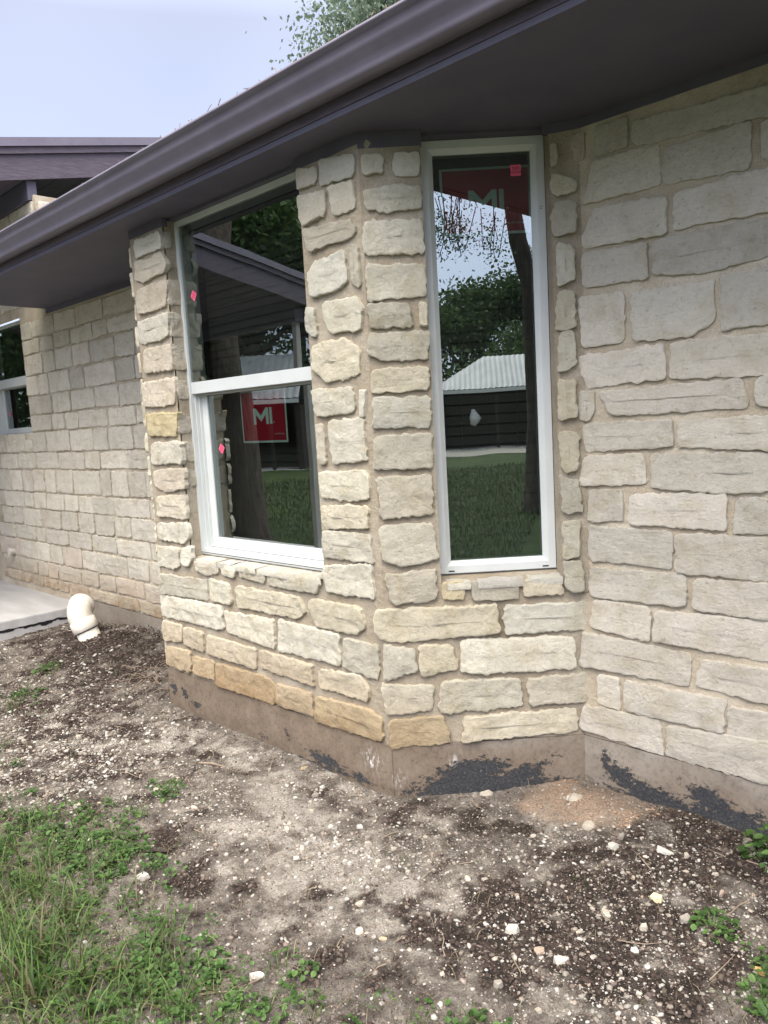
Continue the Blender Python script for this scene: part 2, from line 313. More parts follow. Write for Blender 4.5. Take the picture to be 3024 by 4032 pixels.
def ghf(x, y):
    d = gs(x, y, -3.2, 0.2, 1.0, 0.5)
    return gh(x, y) + (0.007+0.008*d)*fbm(x*11, y*11, 4.4, 4) + 0.0055*fbm(x*36, y*36, 7.7, 3)

def setcol(me, name, arr):
    a = me.color_attributes.new(name, 'FLOAT_COLOR', 'POINT'); arr = np.asarray(arr, dtype=np.float32)
    if arr.shape[1] == 3: arr = np.concatenate([arr, np.ones((len(arr), 1), np.float32)], 1)
    a.data.foreach_set('color', arr.ravel())
def terrain():
    xs = list(np.arange(-6.4, -2.0, 0.035)) + list(np.arange(-2.0, 2.45, 0.0105)); ys = list(np.arange(-3.2, -1.8, 0.05)) + list(np.arange(-1.8, 0.75, 0.0105))
    nx, ny = len(xs), len(ys); v = []; c = []
    for y in ys:
        for x in xs:
            e = min(1.0, min(x+6.4, 2.45-x, y+3.2)/0.3)
            v.append((x, y, (ghf(x, y) if y > -2.0 else gh(x, y))*e + (-0.262)*(1-e))); c.append(masks(x, y))
    f = [(j*nx+i, j*nx+i+1, (j+1)*nx+i+1, (j+1)*nx+i) for j in range(ny-1) for i in range(nx-1)]
    me = bpy.data.meshes.new('soil'); me.from_pydata(v, [], f); me.update(); me.polygons.foreach_set('use_smooth', [True]*len(f)); setcol(me, 'soil', c)
    tag(link('bare_soil_ground', me, M_SOIL), kind='structure')
terrain()
def lawn():
    m, t, b = newmat('lawn', 0.85, 0.2); g = geo(t)
    n1 = noi(t, g, 1.3, 6, 0.65); n2 = noi(t, g, 7, 10, 0.85)
    c = ramp(t, n1, [(0.3, (0.014, 0.024, 0.007)), (0.5, (0.026, 0.045, 0.011)), (0.72, (0.05, 0.07, 0.02))]).outputs[0]
    c = mix(t, 1.0, c, ramp(t, n2, [(0.35, (0.3, 0.3, 0.3)), (0.62, (1.7, 1.7, 1.4))]).outputs[0], 'MULTIPLY'); t.links.new(c, b.inputs['Base Color'])
    bump(t, b, n2, 1.0, 0.06)
    mb = MB(); n = 40; L = 220.0
    for j in range(n+1):
        for i in range(n+1): mb.v.append((-L+2*L*i/n, -L+2*L*j/n, -0.265))
    for j in range(n):
        for i in range(n): a = j*(n+1)+i; mb.f.append((a, a+1, a+n+2, a+n+1))
    tag(mb.build('lawn', m), kind='structure')
    gm = mat_simple('gravel_drive', (0.20, 0.19, 0.17), (0.30, 0.285, 0.26), 30, 0.95, 0.1, 0.6, 60)
    d = MB(); p = Vector((22.5, -17.2, -0.255)); e = Vector((0.607, 0.794, 0)); f = Vector((0.794, -0.607, 0))
    d.quad(p-e*22, p-e*22+f*14, p+e*25+f*14, p+e*25); tag(d.build('gravel_drive', gm), kind='structure')
lawn()
STONES_F3 = [[(0.871,2.456),(1.362,2.43),(1.362,2.345),(0.87,2.377)],[(0.723,2.482),(0.842,2.485),(0.842,2.382),(0.716,2.383)],[(0.597,2.48),(0.664,2.478),(0.659,2.389),(0.587,2.393)],[(0.705,2.364),(0.965,2.352),(0.967,2.214),(0.658,2.215)],[(0.986,2.326),(1.286,2.336),(1.281,2.19),(0.986,2.216)],[(1.326,2.321),(1.376,2.325),(1.377,2.198),(1.328,2.207)],[(0.706,2.187),(0.993,2.161),(0.987,2.034),(0.649,2.052),(0.642,2.082)],[(1.023,2.164),(1.363,2.172),(1.363,2.036),(1.026,2.048)],[(0.642,2.024),(0.909,2.011),(0.916,1.889),(0.645,1.895)],[(0.938,2.013),(1.363,2.008),(1.364,1.894),(1.133,1.873),(0.94,1.899)],[(0.623,1.851),(0.816,1.845),(0.814,1.664),(0.638,1.657)],[(0.857,1.839),(1.159,1.833),(1.164,1.699),(1.064,1.654),(0.923,1.658),(0.858,1.665),(0.851,1.783)],[(1.191,1.843),(1.364,1.852),(1.365,1.67),(1.196,1.662)],[(0.602,1.619),(0.97,1.631),(0.984,1.51),(0.657,1.496)],[(1.012,1.635),(1.365,1.627),(1.365,1.492),(1.0,1.507)],[(0.616,1.476),(0.677,1.477),(0.68,1.405),(0.658,1.361),(0.619,1.372)],[(0.709,1.468),(1.259,1.482),(1.276,1.383),(0.755,1.381)],[(1.313,1.484),(1.38,1.487),(1.38,1.377),(1.304,1.397)],[(0.629,1.343),(1.0,1.35),(1.008,1.254),(0.639,1.235)],[(1.031,1.342),(1.366,1.348),(1.366,1.232),(1.03,1.251)],[(0.63,1.213),(0.879,1.22),(0.9,1.108),(0.61,1.095)],[(0.924,1.216),(1.366,1.218),(1.367,1.091),(1.211,1.078),(0.922,1.095)],[(0.655,1.073),(0.788,1.073),(0.798,0.957),(0.643,0.945)],[(0.832,1.059),(1.202,1.069),(1.198,0.943),(0.825,0.945)],[(1.247,1.053),(1.367,1.055),(1.367,0.937),(1.231,0.935)],[(0.646,0.92),(0.999,0.915),(0.993,0.778),(0.642,0.784)],[(1.017,0.915),(1.367,0.916),(1.368,0.768),(1.013,0.766)],[(0.645,0.743),(1.046,0.753),(1.05,0.636),(0.642,0.625)],[(1.085,0.74),(1.38,0.749),(1.38,0.623),(1.081,0.628)],[(0.664,0.607),(0.905,0.607),(0.897,0.473),(0.638,0.493)],[(0.935,0.597),(1.38,0.615),(1.381,0.469),(0.918,0.479)],[(0.608,0.461),(1.063,0.44),(1.059,0.32),(0.589,0.315)],[(1.115,0.428),(1.381,0.44),(1.382,0.31),(1.081,0.327)],[(0.671,0.283),(0.766,0.287),(0.764,0.157),(0.668,0.161)],[(0.792,0.281),(1.198,0.286),(1.184,0.162),(0.793,0.157)],[(1.215,0.265),(1.382,0.273),(1.382,0.151),(1.207,0.158)],[(0.604,0.134),(0.934,0.141),(0.951,0.003),(0.577,0.031)],[(0.975,0.13),(1.382,0.165),(1.383,0.004),(0.963,0.007)]]
STONES_CH = [[(0.005,2.461),(0.029,2.454),(0.027,2.385),(0.003,2.377)],[(0.014,2.352),(0.1,2.306),(0.101,2.265),(0.011,2.26),(-0.001,2.313)],[(0.02,2.239),(0.097,2.225),(0.095,2.114),(0.004,2.105),(-0.003,2.172)],[(0.017,2.075),(0.084,2.057),(0.09,1.922),(0.015,1.917)],[(0.018,1.889),(0.08,1.887),(0.085,1.741),(0.004,1.735)],[(0.021,1.724),(0.08,1.723),(0.081,1.585),(0.005,1.563)],[(0.006,1.535),(0.075,1.535),(0.077,1.376),(0.007,1.37)],[(0.004,1.323),(0.085,1.305),(0.081,1.153),(0.018,1.15),(0.007,1.251)],[(0.008,1.131),(0.078,1.115),(0.093,0.985),(0.009,0.981)],[(0.003,0.947),(0.078,0.941),(0.079,0.795),(0.013,0.784)],[(0.003,0.774),(0.088,0.771),(0.087,0.647),(0.023,0.646)]]
STONES_F2 = [[(0.015,2.459),(0.098,2.459),(0.094,2.387),(0.016,2.385)],[(0.141,2.46),(0.244,2.456),(0.24,2.373),(0.141,2.37)],[(0.018,2.324),(0.147,2.337),(0.246,2.328),(0.243,2.248),(0.108,2.235),(0.016,2.252)],[(0.008,2.205),(0.243,2.195),(0.243,2.069),(0.003,2.074)],[(0.009,2.035),(0.249,2.022),(0.245,1.9),(0.009,1.894)],[(0.008,1.88),(0.172,1.877),(0.186,1.78),(0.011,1.784)],[(0.216,1.877),(0.246,1.867),(0.243,1.781),(0.214,1.784)],[(0.004,1.761),(0.247,1.76),(0.241,1.648),(0.08,1.649),(-0.004,1.678)],[(0.006,1.619),(0.239,1.616),(0.237,1.522),(0.0,1.526)],[(0.006,1.502),(0.239,1.493),(0.233,1.37),(0.001,1.385)],[(0.003,1.345),(0.239,1.348),(0.234,1.202),(-0.01,1.208)],[(0.001,1.175),(0.232,1.171),(0.224,1.007),(0.013,1.0)],[(0.003,0.967),(0.229,0.971),(0.24,0.816),(0.095,0.789),(0.005,0.829)],[(0.013,0.76),(0.231,0.772),(0.224,0.637),(0.033,0.634)],[(0.255,0.707),(0.342,0.713),(0.342,0.635),(0.252,0.645)],[(0.38,0.708),(0.575,0.697),(0.575,0.623),(0.377,0.629)],[(0.599,0.703),(0.751,0.697),(0.77,0.633),(0.597,0.633)],[(-0.036,0.606),(0.482,0.605),(0.485,0.481),(0.067,0.463),(-0.022,0.479),(-0.049,0.53)],[(0.511,0.596),(0.867,0.592),(0.859,0.475),(0.513,0.472)],[(-0.011,0.457),(0.124,0.426),(0.128,0.338),(0.021,0.3),(-0.017,0.308)],[(0.141,0.447),(0.28,0.436),(0.307,0.332),(0.145,0.304)],[(0.323,0.458),(0.805,0.445),(0.815,0.307),(0.462,0.301),(0.317,0.315)],[(-0.028,0.281),(0.193,0.264),(0.186,0.156),(-0.02,0.143)],[(0.226,0.282),(0.568,0.274),(0.577,0.148),(0.217,0.137)],[(0.603,0.268),(0.865,0.278),(0.867,0.151),(0.607,0.152)],[(-0.005,0.117),(0.228,0.128),(0.263,0.005),(-0.005,-0.009)],[(0.322,0.114),(0.807,0.123),(0.815,0.021),(0.311,0.002)]]
STONES_F1 = [[(-0.374,2.5),(-0.241,2.474),(-0.247,2.413),(-0.369,2.413)],[(-0.219,2.493),(-0.015,2.468),(-0.02,2.385),(-0.222,2.4)],[(-0.372,2.39),(-0.201,2.373),(-0.208,2.279),(-0.351,2.26),(-0.385,2.335)],[(-0.178,2.38),(-0.03,2.368),(-0.024,2.262),(-0.158,2.261)],[(-0.353,2.243),(-0.061,2.226),(-0.022,2.182),(-0.067,2.154),(-0.321,2.149)],[(-0.292,2.1),(-0.108,2.113),(-0.094,1.99),(-0.16,1.963),(-0.328,1.951),(-0.351,2.041)],[(-0.069,2.13),(-0.028,2.118),(-0.02,1.97),(-0.036,1.952),(-0.071,1.974)],[(-0.255,1.93),(-0.039,1.915),(-0.017,1.863),(-0.037,1.778),(-0.216,1.791),(-0.263,1.853)],[(-0.369,1.916),(-0.319,1.909),(-0.307,1.797),(-0.324,1.786),(-0.377,1.814)],[(-0.342,1.748),(-0.147,1.763),(-0.057,1.709),(-0.052,1.603),(-0.249,1.586),(-0.352,1.65)],[(-0.369,1.56),(-0.109,1.553),(-0.097,1.469),(-0.131,1.447),(-0.346,1.442)],[(-0.062,1.54),(-0.029,1.538),(-0.045,1.428),(-0.069,1.427)],[(-0.363,1.407),(-0.307,1.407),(-0.3,1.234),(-0.346,1.227)],[(-0.268,1.419),(-0.051,1.424),(-0.045,1.246),(-0.256,1.234)],[(-0.36,1.192),(-0.045,1.204),(-0.036,1.085),(-0.165,1.067),(-0.347,1.085)],[(-0.365,1.042),(-0.057,1.055),(-0.059,0.96),(-0.347,0.939)],[(-0.358,0.929),(-0.055,0.929),(-0.04,0.809),(-0.36,0.809)],[(-0.364,0.766),(-0.054,0.799),(-0.053,0.65),(-0.362,0.646)],[(-1.458,0.687),(-1.223,0.703),(-1.241,0.645),(-1.344,0.623),(-1.455,0.641)],[(-1.213,0.704),(-1.053,0.696),(-1.089,0.632),(-1.202,0.643)],[(-1.033,0.704),(-0.823,0.697),(-0.822,0.634),(-1.032,0.644)],[(-0.798,0.694),(-0.391,0.71),(-0.428,0.633),(-0.806,0.625)],[(-1.807,2.481),(-1.518,2.48),(-1.504,2.392),(-1.81,2.392)],[(-1.818,2.37),(-1.661,2.358),(-1.536,2.375),(-1.477,2.305),(-1.509,2.268),(-1.738,2.246),(-1.825,2.277)],[(-1.8,2.218),(-1.51,2.226),(-1.497,2.187),(-1.533,2.093),(-1.656,2.083),(-1.819,2.084),(-1.829,2.142)],[(-1.841,2.041),(-1.494,2.054),(-1.522,1.93),(-1.604,1.919),(-1.829,1.917),(-1.859,1.969)],[(-1.805,1.883),(-1.507,1.886),(-1.514,1.749),(-1.82,1.753)],[(-1.859,1.696),(-1.505,1.703),(-1.501,1.627),(-1.538,1.559),(-1.856,1.562)],[(-1.851,1.52),(-1.494,1.517),(-1.533,1.387),(-1.831,1.399)],[(-1.821,1.352),(-1.496,1.359),(-1.499,1.235),(-1.834,1.231)],[(-1.813,1.193),(-1.487,1.208),(-1.497,1.097),(-1.699,1.069),(-1.819,1.109)],[(-1.803,1.043),(-1.503,1.061),(-1.508,0.925),(-1.814,0.929)],[(-1.823,0.881),(-1.504,0.903),(-1.491,0.826),(-1.557,0.783),(-1.829,0.795)],[(-1.866,0.744),(-1.612,0.758),(-1.621,0.65),(-1.687,0.625),(-1.868,0.627)],[(-1.587,0.755),(-1.484,0.768),(-1.496,0.689),(-1.536,0.649),(-1.601,0.671)],[(-1.856,0.578),(-1.358,0.596),(-1.359,0.478),(-1.864,0.46)],[(-1.334,0.601),(-1.137,0.594),(-1.136,0.484),(-1.341,0.481)],[(-1.081,0.59),(-0.553,0.597),(-0.522,0.539),(-0.565,0.49),(-1.079,0.482)],[(-0.485,0.599),(-0.14,0.6),(-0.115,0.521),(-0.166,0.473),(-0.448,0.471),(-0.498,0.553)],[(-1.871,0.449),(-1.227,0.463),(-1.228,0.33),(-1.875,0.321)],[(-1.196,0.438),(-0.776,0.455),(-0.781,0.304),(-1.196,0.326)],[(-0.738,0.46),(-0.289,0.457),(-0.29,0.31),(-0.757,0.3)],[(-1.872,0.293),(-1.67,0.294),(-1.675,0.189),(-1.883,0.166)],[(-1.638,0.289),(-1.44,0.285),(-1.445,0.171),(-1.651,0.179)],[(-1.406,0.274),(-0.943,0.274),(-0.953,0.166),(-1.41,0.169)],[(-0.913,0.276),(-0.499,0.273),(-0.499,0.17),(-0.925,0.178)],[(-0.453,0.262),(-0.167,0.29),(-0.113,0.237),(-0.133,0.174),(-0.462,0.175)],[(-1.86,0.141),(-1.586,0.149),(-1.602,0.019),(-1.874,0.019)],[(-1.566,0.125),(-1.358,0.136),(-1.362,0.025),(-1.581,0.025)],[(-1.319,0.132),(-0.881,0.137),(-0.805,0.104),(-0.824,0.004),(-1.332,0.001)],[(-0.787,0.122),(-0.514,0.13),(-0.516,0.011),(-0.804,0.012)],[(-0.487,0.122),(-0.121,0.139),(-0.044,0.115),(-0.052,0.007),(-0.506,-0.007)],[(-0.254,0.444),(-0.045,0.441),(-0.052,0.29),(-0.282,0.305)]]
STONES_J = [[(0.01,2.48),(0.051,2.465),(0.04,2.395),(0.005,2.391)],[(0.022,2.337),(0.046,2.306),(0.036,2.282),(0.016,2.27)],[(0.011,2.223),(0.088,2.223),(0.088,2.098),(0.002,2.093)],[(0.009,2.053),(0.085,2.034),(0.086,1.925),(0.0,1.925)],[(0.016,1.879),(0.093,1.855),(0.093,1.749),(0.013,1.749)],[(0.011,1.688),(0.096,1.679),(0.098,1.595),(0.011,1.583)],[(0.009,1.513),(0.082,1.484),(0.074,1.404),(-0.007,1.4)],[(0.013,1.354),(0.069,1.351),(0.084,1.242),(0.033,1.246),(0.019,1.309)],[(0.018,1.202),(0.084,1.188),(0.082,1.115),(0.012,1.086)]]
# ---------------------------------------------------------------- house: frames of the wall faces (origin, along, outward normal)
class Face:
    def __init__(s, o, u, n): s.o = Vector(o); s.u = Vector(u).normalized(); s.n = Vector(n).normalized()
    def P(s, a, z, d=0.0): return s.o + s.u*a + Vector((0, 0, z)) + s.n*d
F1 = Face((0, 0, 0), (1, 0, 0), (0, -1, 0))
F2 = Face((0, 0, 0), (K, K, 0), (K, -K, 0))
F3 = Face((0, W3, 0), (1, 0, 0), (0, -1, 0))
F0 = Face((0, W0, 0), (1, 0, 0), (0, -1, 0))
FL = Face((XL, 0, 0), (-K, K, 0), (-K, -K, 0))
c0 = Vector((0.541, 0.541, 0)); c1 = Vector((0.665, W3, 0))
FC = Face(c0, c1-c0, ((c1-c0).y, -(c1-c0).x, 0))
FJ = Face((-1.51, 0, 0), (0, 1, 0), (1, 0, 0))
FE = Face((-4.6, W0, 0), (0, 1, 0), (1, 0, 0))
HOUSE = empty('house', (0, 0, -0.24), 'cream limestone house with angled window bay under a dark brown eave', 'house')
ROWB = {'F1': 0}

def panel(mb, F, a0, a1, z0, z1, cell=0.035, amp=0.0035, d=-0.004, skipfade=False):
    na = max(1, round((a1-a0)/cell)); nz_ = max(1, round((z1-z0)/cell)); n0 = len(mb.v)
    for j in range(nz_+1):
        for i in range(na+1):
            a = a0+(a1-a0)*i/na; z = z0+(z1-z0)*j/nz_; p = F.P(a, z, d)
            e = 0.0 if (i in (0, na)) else 1.0
            mb.v.append(tuple(p + F.n*e*amp*mn.fractal(p*9, 0.8, 2.0, 3)))
    for j in range(nz_):
        for i in range(na):
            q = n0+j*(na+1)+i; mb.f.append((q, q+1, q+na+2, q+na+1))
def wall(name, build, label=None):
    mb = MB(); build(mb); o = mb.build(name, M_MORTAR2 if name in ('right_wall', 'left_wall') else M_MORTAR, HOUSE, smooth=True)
    if label: o['label'] = label
    return o
def w1(mb):
    panel(mb, F1, XL, -1.51, 0, HS); panel(mb, F1, -0.375, 0, 0, HS); panel(mb, F1, -1.51, -0.375, 0, 0.70)
    o = -0.012
    panel(mb, FJ, 0.012, 0.16, 0.70, HS, d=0.0)
    mb.quad((-0.375, 0.012, 0.70), (-0.375, 0.012, HS), (-0.375, 0.16, HS), (-0.375, 0.16, 0.70))
    mb.quad((-1.51, 0.012, 0.70), (-0.375, 0.012, 0.70), (-0.375, 0.16, 0.722), (-1.51, 0.16, 0.722))
    panel(mb, FL, 0, 0.84, 0, HS)
def w2(mb):
    L = W3*math.sqrt(2)
    panel(mb, F2, 0, 0.25, 0, HS); panel(mb, F2, 0.25, 0.765, 0, 0.705); panel(mb, F2, 0.765, L+0.03, 0, 0.64)
    panel(mb, FC, -0.006, (c1-c0).length+0.03, 0.64, HS, d=-0.014)
    P = F2.P; mb.quad(P(0.25, 0.705, -0.012), P(0.765, 0.705, -0.012), P(0.765, 0.73, -0.16), P(0.25, 0.73, -0.16))
    mb.quad(P(0.25, 0.705, -0.012), P(0.25, 0.73, -0.16), P(0.25, HS, -0.16), P(0.25, HS, -0.012))
    mb.quad(P(0.766, 0.64, -0.012), P(0.766, HS, -0.012), P(0.766, HS, -0.16), P(0.766, 0.64, -0.16))
def w3(mb): panel(mb, F3, W3-0.03, 3.6, 0, HS)
X0R, X0L, Z0B, Z0T = -5.19, -6.26, 1.43, 2.56
def w0(mb):
    panel(mb, F0, X0R, -4.3, -0.1, HS, 0.06); panel(mb, F0, -4.3, XL-W3+0.02, -0.02, HS, 0.06); panel(mb, F0, X0L, X0R, -0.1, Z0B, 0.08); panel(mb, F0, -10, X0L, -0.1, HS, 0.15)
    panel(mb, F0, -10, -4.6, HS, 3.5, 0.12); panel(mb, F0, X0L, X0R, Z0T, HS, 0.1) if HS > Z0T else None
    panel(mb, FE, 0.0, 1.0, HS+0.02, 3.5, 0.08)
    mb.quad((X0R, W0, Z0B), (X0R, W0, HS), (X0R, W0+0.16, HS), (X0R, W0+0.16, Z0B)); mb.quad((X0L, W0, Z0B), (X0R, W0, Z0B), (X0R, W0+0.16, Z0B+0.02), (X0L, W0+0.16, Z0B+0.02))
WL1 = wall('bay_front_wall', w1, 'front face of the window bay with the double-hung window')
WL2 = wall('bay_side_wall', w2, 'angled face of the window bay with the tall narrow window')
WL3 = wall('right_wall', w3, 'long stone wall right of the bay running to the picture edge')
WL0 = wall('left_wall', w0, 'recessed stone wall left of the bay with a small window')

# ---- stones
CREAM = [(0.72, 0.675, 0.53), (0.67, 0.635, 0.505), (0.76, 0.72, 0.585), (0.70, 0.675, 0.56), (0.72, 0.66, 0.50), (0.65, 0.60, 0.475), (0.60, 0.565, 0.455)]
def stone(F, pts, parent, proud=0.016, seed=0, col=None, detail=1.0, rough=1.0):
    # chipped, uneven outline from the corner points, then rings of a rough face
    r = random.Random(seed); P = [Vector((p[0], p[1])) for p in pts]
    area = 0.5*sum(P[i].x*P[(i+1) % len(P)].y-P[(i+1) % len(P)].x*P[i].y for i in range(len(P)))
    if area < 0: P.reverse()
    cen = sum(P, Vector((0, 0)))/len(P)
    # round corners a little
    Q = []
    size = min(max(p.x for p in P)-min(p.x for p in P), max(p.y for p in P)-min(p.y for p in P))
    rc = min(0.018, size*0.22)
    for i, p in enumerate(P):
        a, b = P[i-1], P[(i+1) % len(P)]
        k1 = rc*r.uniform(0.4, 1.3); k2 = rc*r.uniform(0.4, 1.3)
        q1 = p+(a-p).normalized()*min(k1, (a-p).length*0.3); q2 = p+(b-p).normalized()*min(k2, (b-p).length*0.3)
        Q += [q1, p*0.35+(q1+q2)*0.325, q2]
    out_ = []
    step = 0.013/detail
    for i, p in enumerate(Q):
        b = Q[(i+1) % len(Q)]; L = (b-p).length; n = max(1, int(L/step))
        for k in range(n): out_.append(p+(b-p)*(k/n))
    amp = min(0.006, size*0.06)*rough
    out2 = []
    for i, p in enumerate(out_):
        t = (out_[(i+1) % len(out_)]-out_[i-1]); nn = Vector((t.y, -t.x)).normalized() if t.length > 0 else Vector((0, 0))
        s = mn.noise(Vector((p.x*28+seed*1.7, p.y*28, seed*0.37)))*1.3 + mn.noise(Vector((p.x*75, p.y*75+seed, 2.0)))*1.3
        out2.append(p+nn*(amp*s))
    n = len(out2); v = []; f = []; o3 = F.P(cen.x, cen.y, 0)
    tilt = Vector((r.uniform(-1, 1), r.uniform(-1, 1)))*0.035; bow = 0.006*r.uniform(-0.3, 0.5)
    def hgt(p, t):
        q = F.P(p.x, p.y)
        h = mn.noise(q*13+Vector((seed, 0, 0)))*0.006*rough + mn.noise(q*34)*0.0035*rough + mn.noise(q*80)*0.0022*rough + (p-cen).dot(tilt)
        rid = 1-abs(mn.noise(q*Vector((1, 1, 1)).length*4.0+Vector((0, seed, 0))))*2
        return proud + bow*(1-t*t) + h + 0.0025*rough*rid
    rings = [(1.0, -0.016, 0), (0.998, None, 0.84), (0.955, None, 1.0), (0.86, None, 1), (0.72, None, 1), (0.56, None, 1), (0.38, None, 1), (0.2, None, 1), (0.04, None, 1)]
    w_ = min(1.0, 0.0040/max(size*0.5, 1e-3))
    bx0, bx1 = min(p.x for p in P), max(p.x for p in P); by0, by1 = min(p.y for p in P), max(p.y for p in P); hw, hh = (bx1-bx0)/2, (by1-by0)/2; mc = Vector(((bx0+bx1)/2, (by0+by1)/2))
    def med(p):
        d = p-mc
        if hw > hh: return Vector((mc.x+max(-(hw-hh), min(hw-hh, d.x*(1-hh/hw*0.6))), mc.y))
        return Vector((mc.x, mc.y+max(-(hh-hw), min(hh-hw, d.y*(1-hw/hh*0.6)))))
    for (s_, dd, hf) in rings:
        for p in out2:
            ss = 1-w_*0.9 if s_ == 0.955 else (1-w_*0.10 if s_ == 0.998 else s_); m_ = med(p); q = m_+(p-m_)*ss
            if s_ < 0.9: q = q+Vector((mn.noise(Vector((q.x*60, q.y*60, seed))), mn.noise(Vector((q.x*60, q.y*60, seed+9)))))*0.004*(s_ > 0.1)
            d = dd if dd is not None else (hgt(q, s_)*hf)
            v.append(tuple(F.P(q.x, q.y, d)-o3))
    m = len(rings)
    up = F.u.cross(Vector((0, 0, 1))).dot(F.n) > 0
    for k in range(m-1):
        for i in range(n):
            a, b = k*n+i, k*n+(i+1) % n; q = (a, b, b+n, a+n); f.append(q if up else q[::-1])
    q = tuple((m-1)*n+i for i in range(n)); f.append(q if up else q[::-1])
    me = bpy.data.meshes.new('stone'); me.from_pydata(v, [], f); me.update()
    sm_ = [k >= 2 for k in range(m-1) for i in range(n)]+[True]; me.polygons.foreach_set('use_smooth', sm_)
    o = link('stone', me, M_STONE, parent, o3)
    c = col or r.choice(CREAM); g = r.uniform(0.86, 1.08); o.color = (c[0]*g*1.02, c[1]*g*1.01, c[2]*g*1.03, 1)
    return o
YEL = (0.70, 0.60, 0.37); TANC = (0.48, 0.35, 0.20); PINKC = (0.56, 0.50, 0.43)
def cen_(p): return sum(q[0] for q in p)/len(p), sum(q[1] for q in p)/len(p)
def lay(F, L, parent, s0, proud=0.014, colf=None, rough=1.0, grow=0.003):
    for i, pts in enumerate(L):
        cx, cz = cen_(pts); pts = [(a+math.copysign(min(grow, abs(a-cx)*.3), a-cx), z+math.copysign(min(grow, abs(z-cz)*.3), z-cz)) for a, z in pts]
        stone(F, pts, parent, proud, s0+i, colf(i, pts) if colf else None, 1.0, rough)
def col1(i, p):
    a, z = cen_(p); r = random.Random(900+i)
    if a < -1.55 and z > 0.7:
        if 1.45 < z < 1.62: return YEL
        if z < 1.0 and r.random() < 0.4: return (0.60, 0.53, 0.37)
        return r.choice([(0.72, 0.68, 0.56), (0.68, 0.62, 0.49), (0.64, 0.57, 0.45)])
    if z < 0.11: return [(0.64, 0.54, 0.37), (0.58, 0.47, 0.31), (0.67, 0.58, 0.42)][i % 3]
    if z < 0.24: return r.choice([(0.70, 0.63, 0.48), (0.68, 0.60, 0.45)])
    return None
def col2(i, p):
    a, z = cen_(p)
    if 0.64 < z < 0.72 and 0.25 < a < 0.8: return [(0.58, 0.54, 0.43), (0.68, 0.61, 0.46), (0.70, 0.61, 0.40)][i % 3]
    if z < 0.09 and a < 0.25: return (0.64, 0.54, 0.37)
    if z < 0.09: return (0.72, 0.66, 0.51)
    if 0.35 < z < 0.5 and 0.1 < a < 0.26: return (0.69, 0.63, 0.47)
    return None
lay(F1, STONES_F1, WL1, 100, 0.010, col1)
lay(F2, STONES_F2, WL2, 300, 0.010, col2)
lay(FC, STONES_CH, WL2, 400, 0.008, None, 1.2)
lay(FJ, STONES_J, WL1, 450, 0.006, lambda i, p: (0.60, 0.55, 0.45))
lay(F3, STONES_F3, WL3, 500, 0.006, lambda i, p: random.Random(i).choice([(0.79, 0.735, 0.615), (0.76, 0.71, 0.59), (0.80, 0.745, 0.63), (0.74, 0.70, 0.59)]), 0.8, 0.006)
# sill tops: the flat shoulders behind the sill stones' faces
def sill(F, spans, zb, y1, parent, s0):
    for i, (a0, a1) in enumerate(spans):
        mb = MB(); n = 5
        for j in range(4):
            for k in range(n+1):
                a = a0+(a1-a0)*k/n; d = 0.016-(0.016+y1)*j/3
                p = F.P(a, zb+0.006*j/3+0.004*mn.noise(Vector((a*30, d*30, s0))), d); mb.v.append(tuple(p))
        for k in range(n+1): mb.v.append(tuple(F.P(a0+(a1-a0)*k/n, zb-0.03, 0.012)))
        for j in range(3):
            for k in range(n): q = j*(n+1)+k; mb.f.append((q, q+1, q+n+2, q+n+1))
        for k in range(n): mb.f.append((4*(n+1)+k, 4*(n+1)+k+1, k+1, k))
        o = mb.build('stone', M_STONE, parent, F.P((a0+a1)/2, zb, 0), smooth=True); c = [(0.64, 0.60, 0.51), (0.60, 0.57, 0.52), (0.67, 0.64, 0.55)][i % 3]; o.color = (*c, 1)
sill(F1, [(-1.43, -1.235), (-1.222, -1.095), (-1.082, -0.885), (-0.872, -0.385)], 0.705, 0.09, WL1, 3)
sill(F2, [(0.275, 0.375), (0.405, 0.60), (0.62, 0.765)], 0.708, 0.09, WL2, 5)
# bay's hidden diagonal and the far side of its corner
r_ = random.Random(5); z = 0.02; k_ = 0
while z < 2.42:
    h = r_.uniform(0.10, 0.17); a = 0.012
    while a < 0.80:
        w = min(r_.uniform(0.14, 0.34), 0.825-a)
        if w > 0.05: stone(FL, [(a, z), (a+w, z), (a+w, z+h), (a, z+h)], WL1, 0.013, 700+k_, None, 0.7)
        k_ += 1; a += w+0.022
    z += h+0.024
# recessed left wall: courses read off the photograph, random lengths
ZR = [2.478, 2.319, 2.181, 1.997, 1.811, 1.634, 1.481, 1.292, 1.134, 0.913, 0.756, 0.577, 0.43, 0.245, 0.094, -0.02]
def course_fill(F, x0, x1, z0, z1, parent, rnd, seed, wmin=0.20, wmax=0.56, jt=0.009, stuff=None, det=0.7):
    x = x0; k = 0; prev = 0
    while x < x1-0.05:
        w = rnd.uniform(wmin, wmax)
        if x+w > x1-0.09: w = x1-x
        tz = lambda: rnd.uniform(-0.007, 0.007)
        pts = [(x+jt+rnd.uniform(-.004, .01), z0+jt+tz()), (x+w-jt+rnd.uniform(-.01, .004), z0+jt+tz()), (x+w-jt+rnd.uniform(-.012, .004), z1-jt+tz()), (x+jt+rnd.uniform(-.004, .012), z1-jt+tz())]
        if w > 0.09: stone(F, pts, parent, 0.007, seed+k, rnd.choice([(0.72, 0.675, 0.56), (0.69, 0.65, 0.54), (0.74, 0.69, 0.57), (0.68, 0.635, 0.53), (0.70, 0.65, 0.54)] + ([(0.70, 0.62, 0.51)]*2 if z1 < 0.5 else [])), det)
        x += w; k += 1
    return k
r_ = random.Random(21); sd = 1000
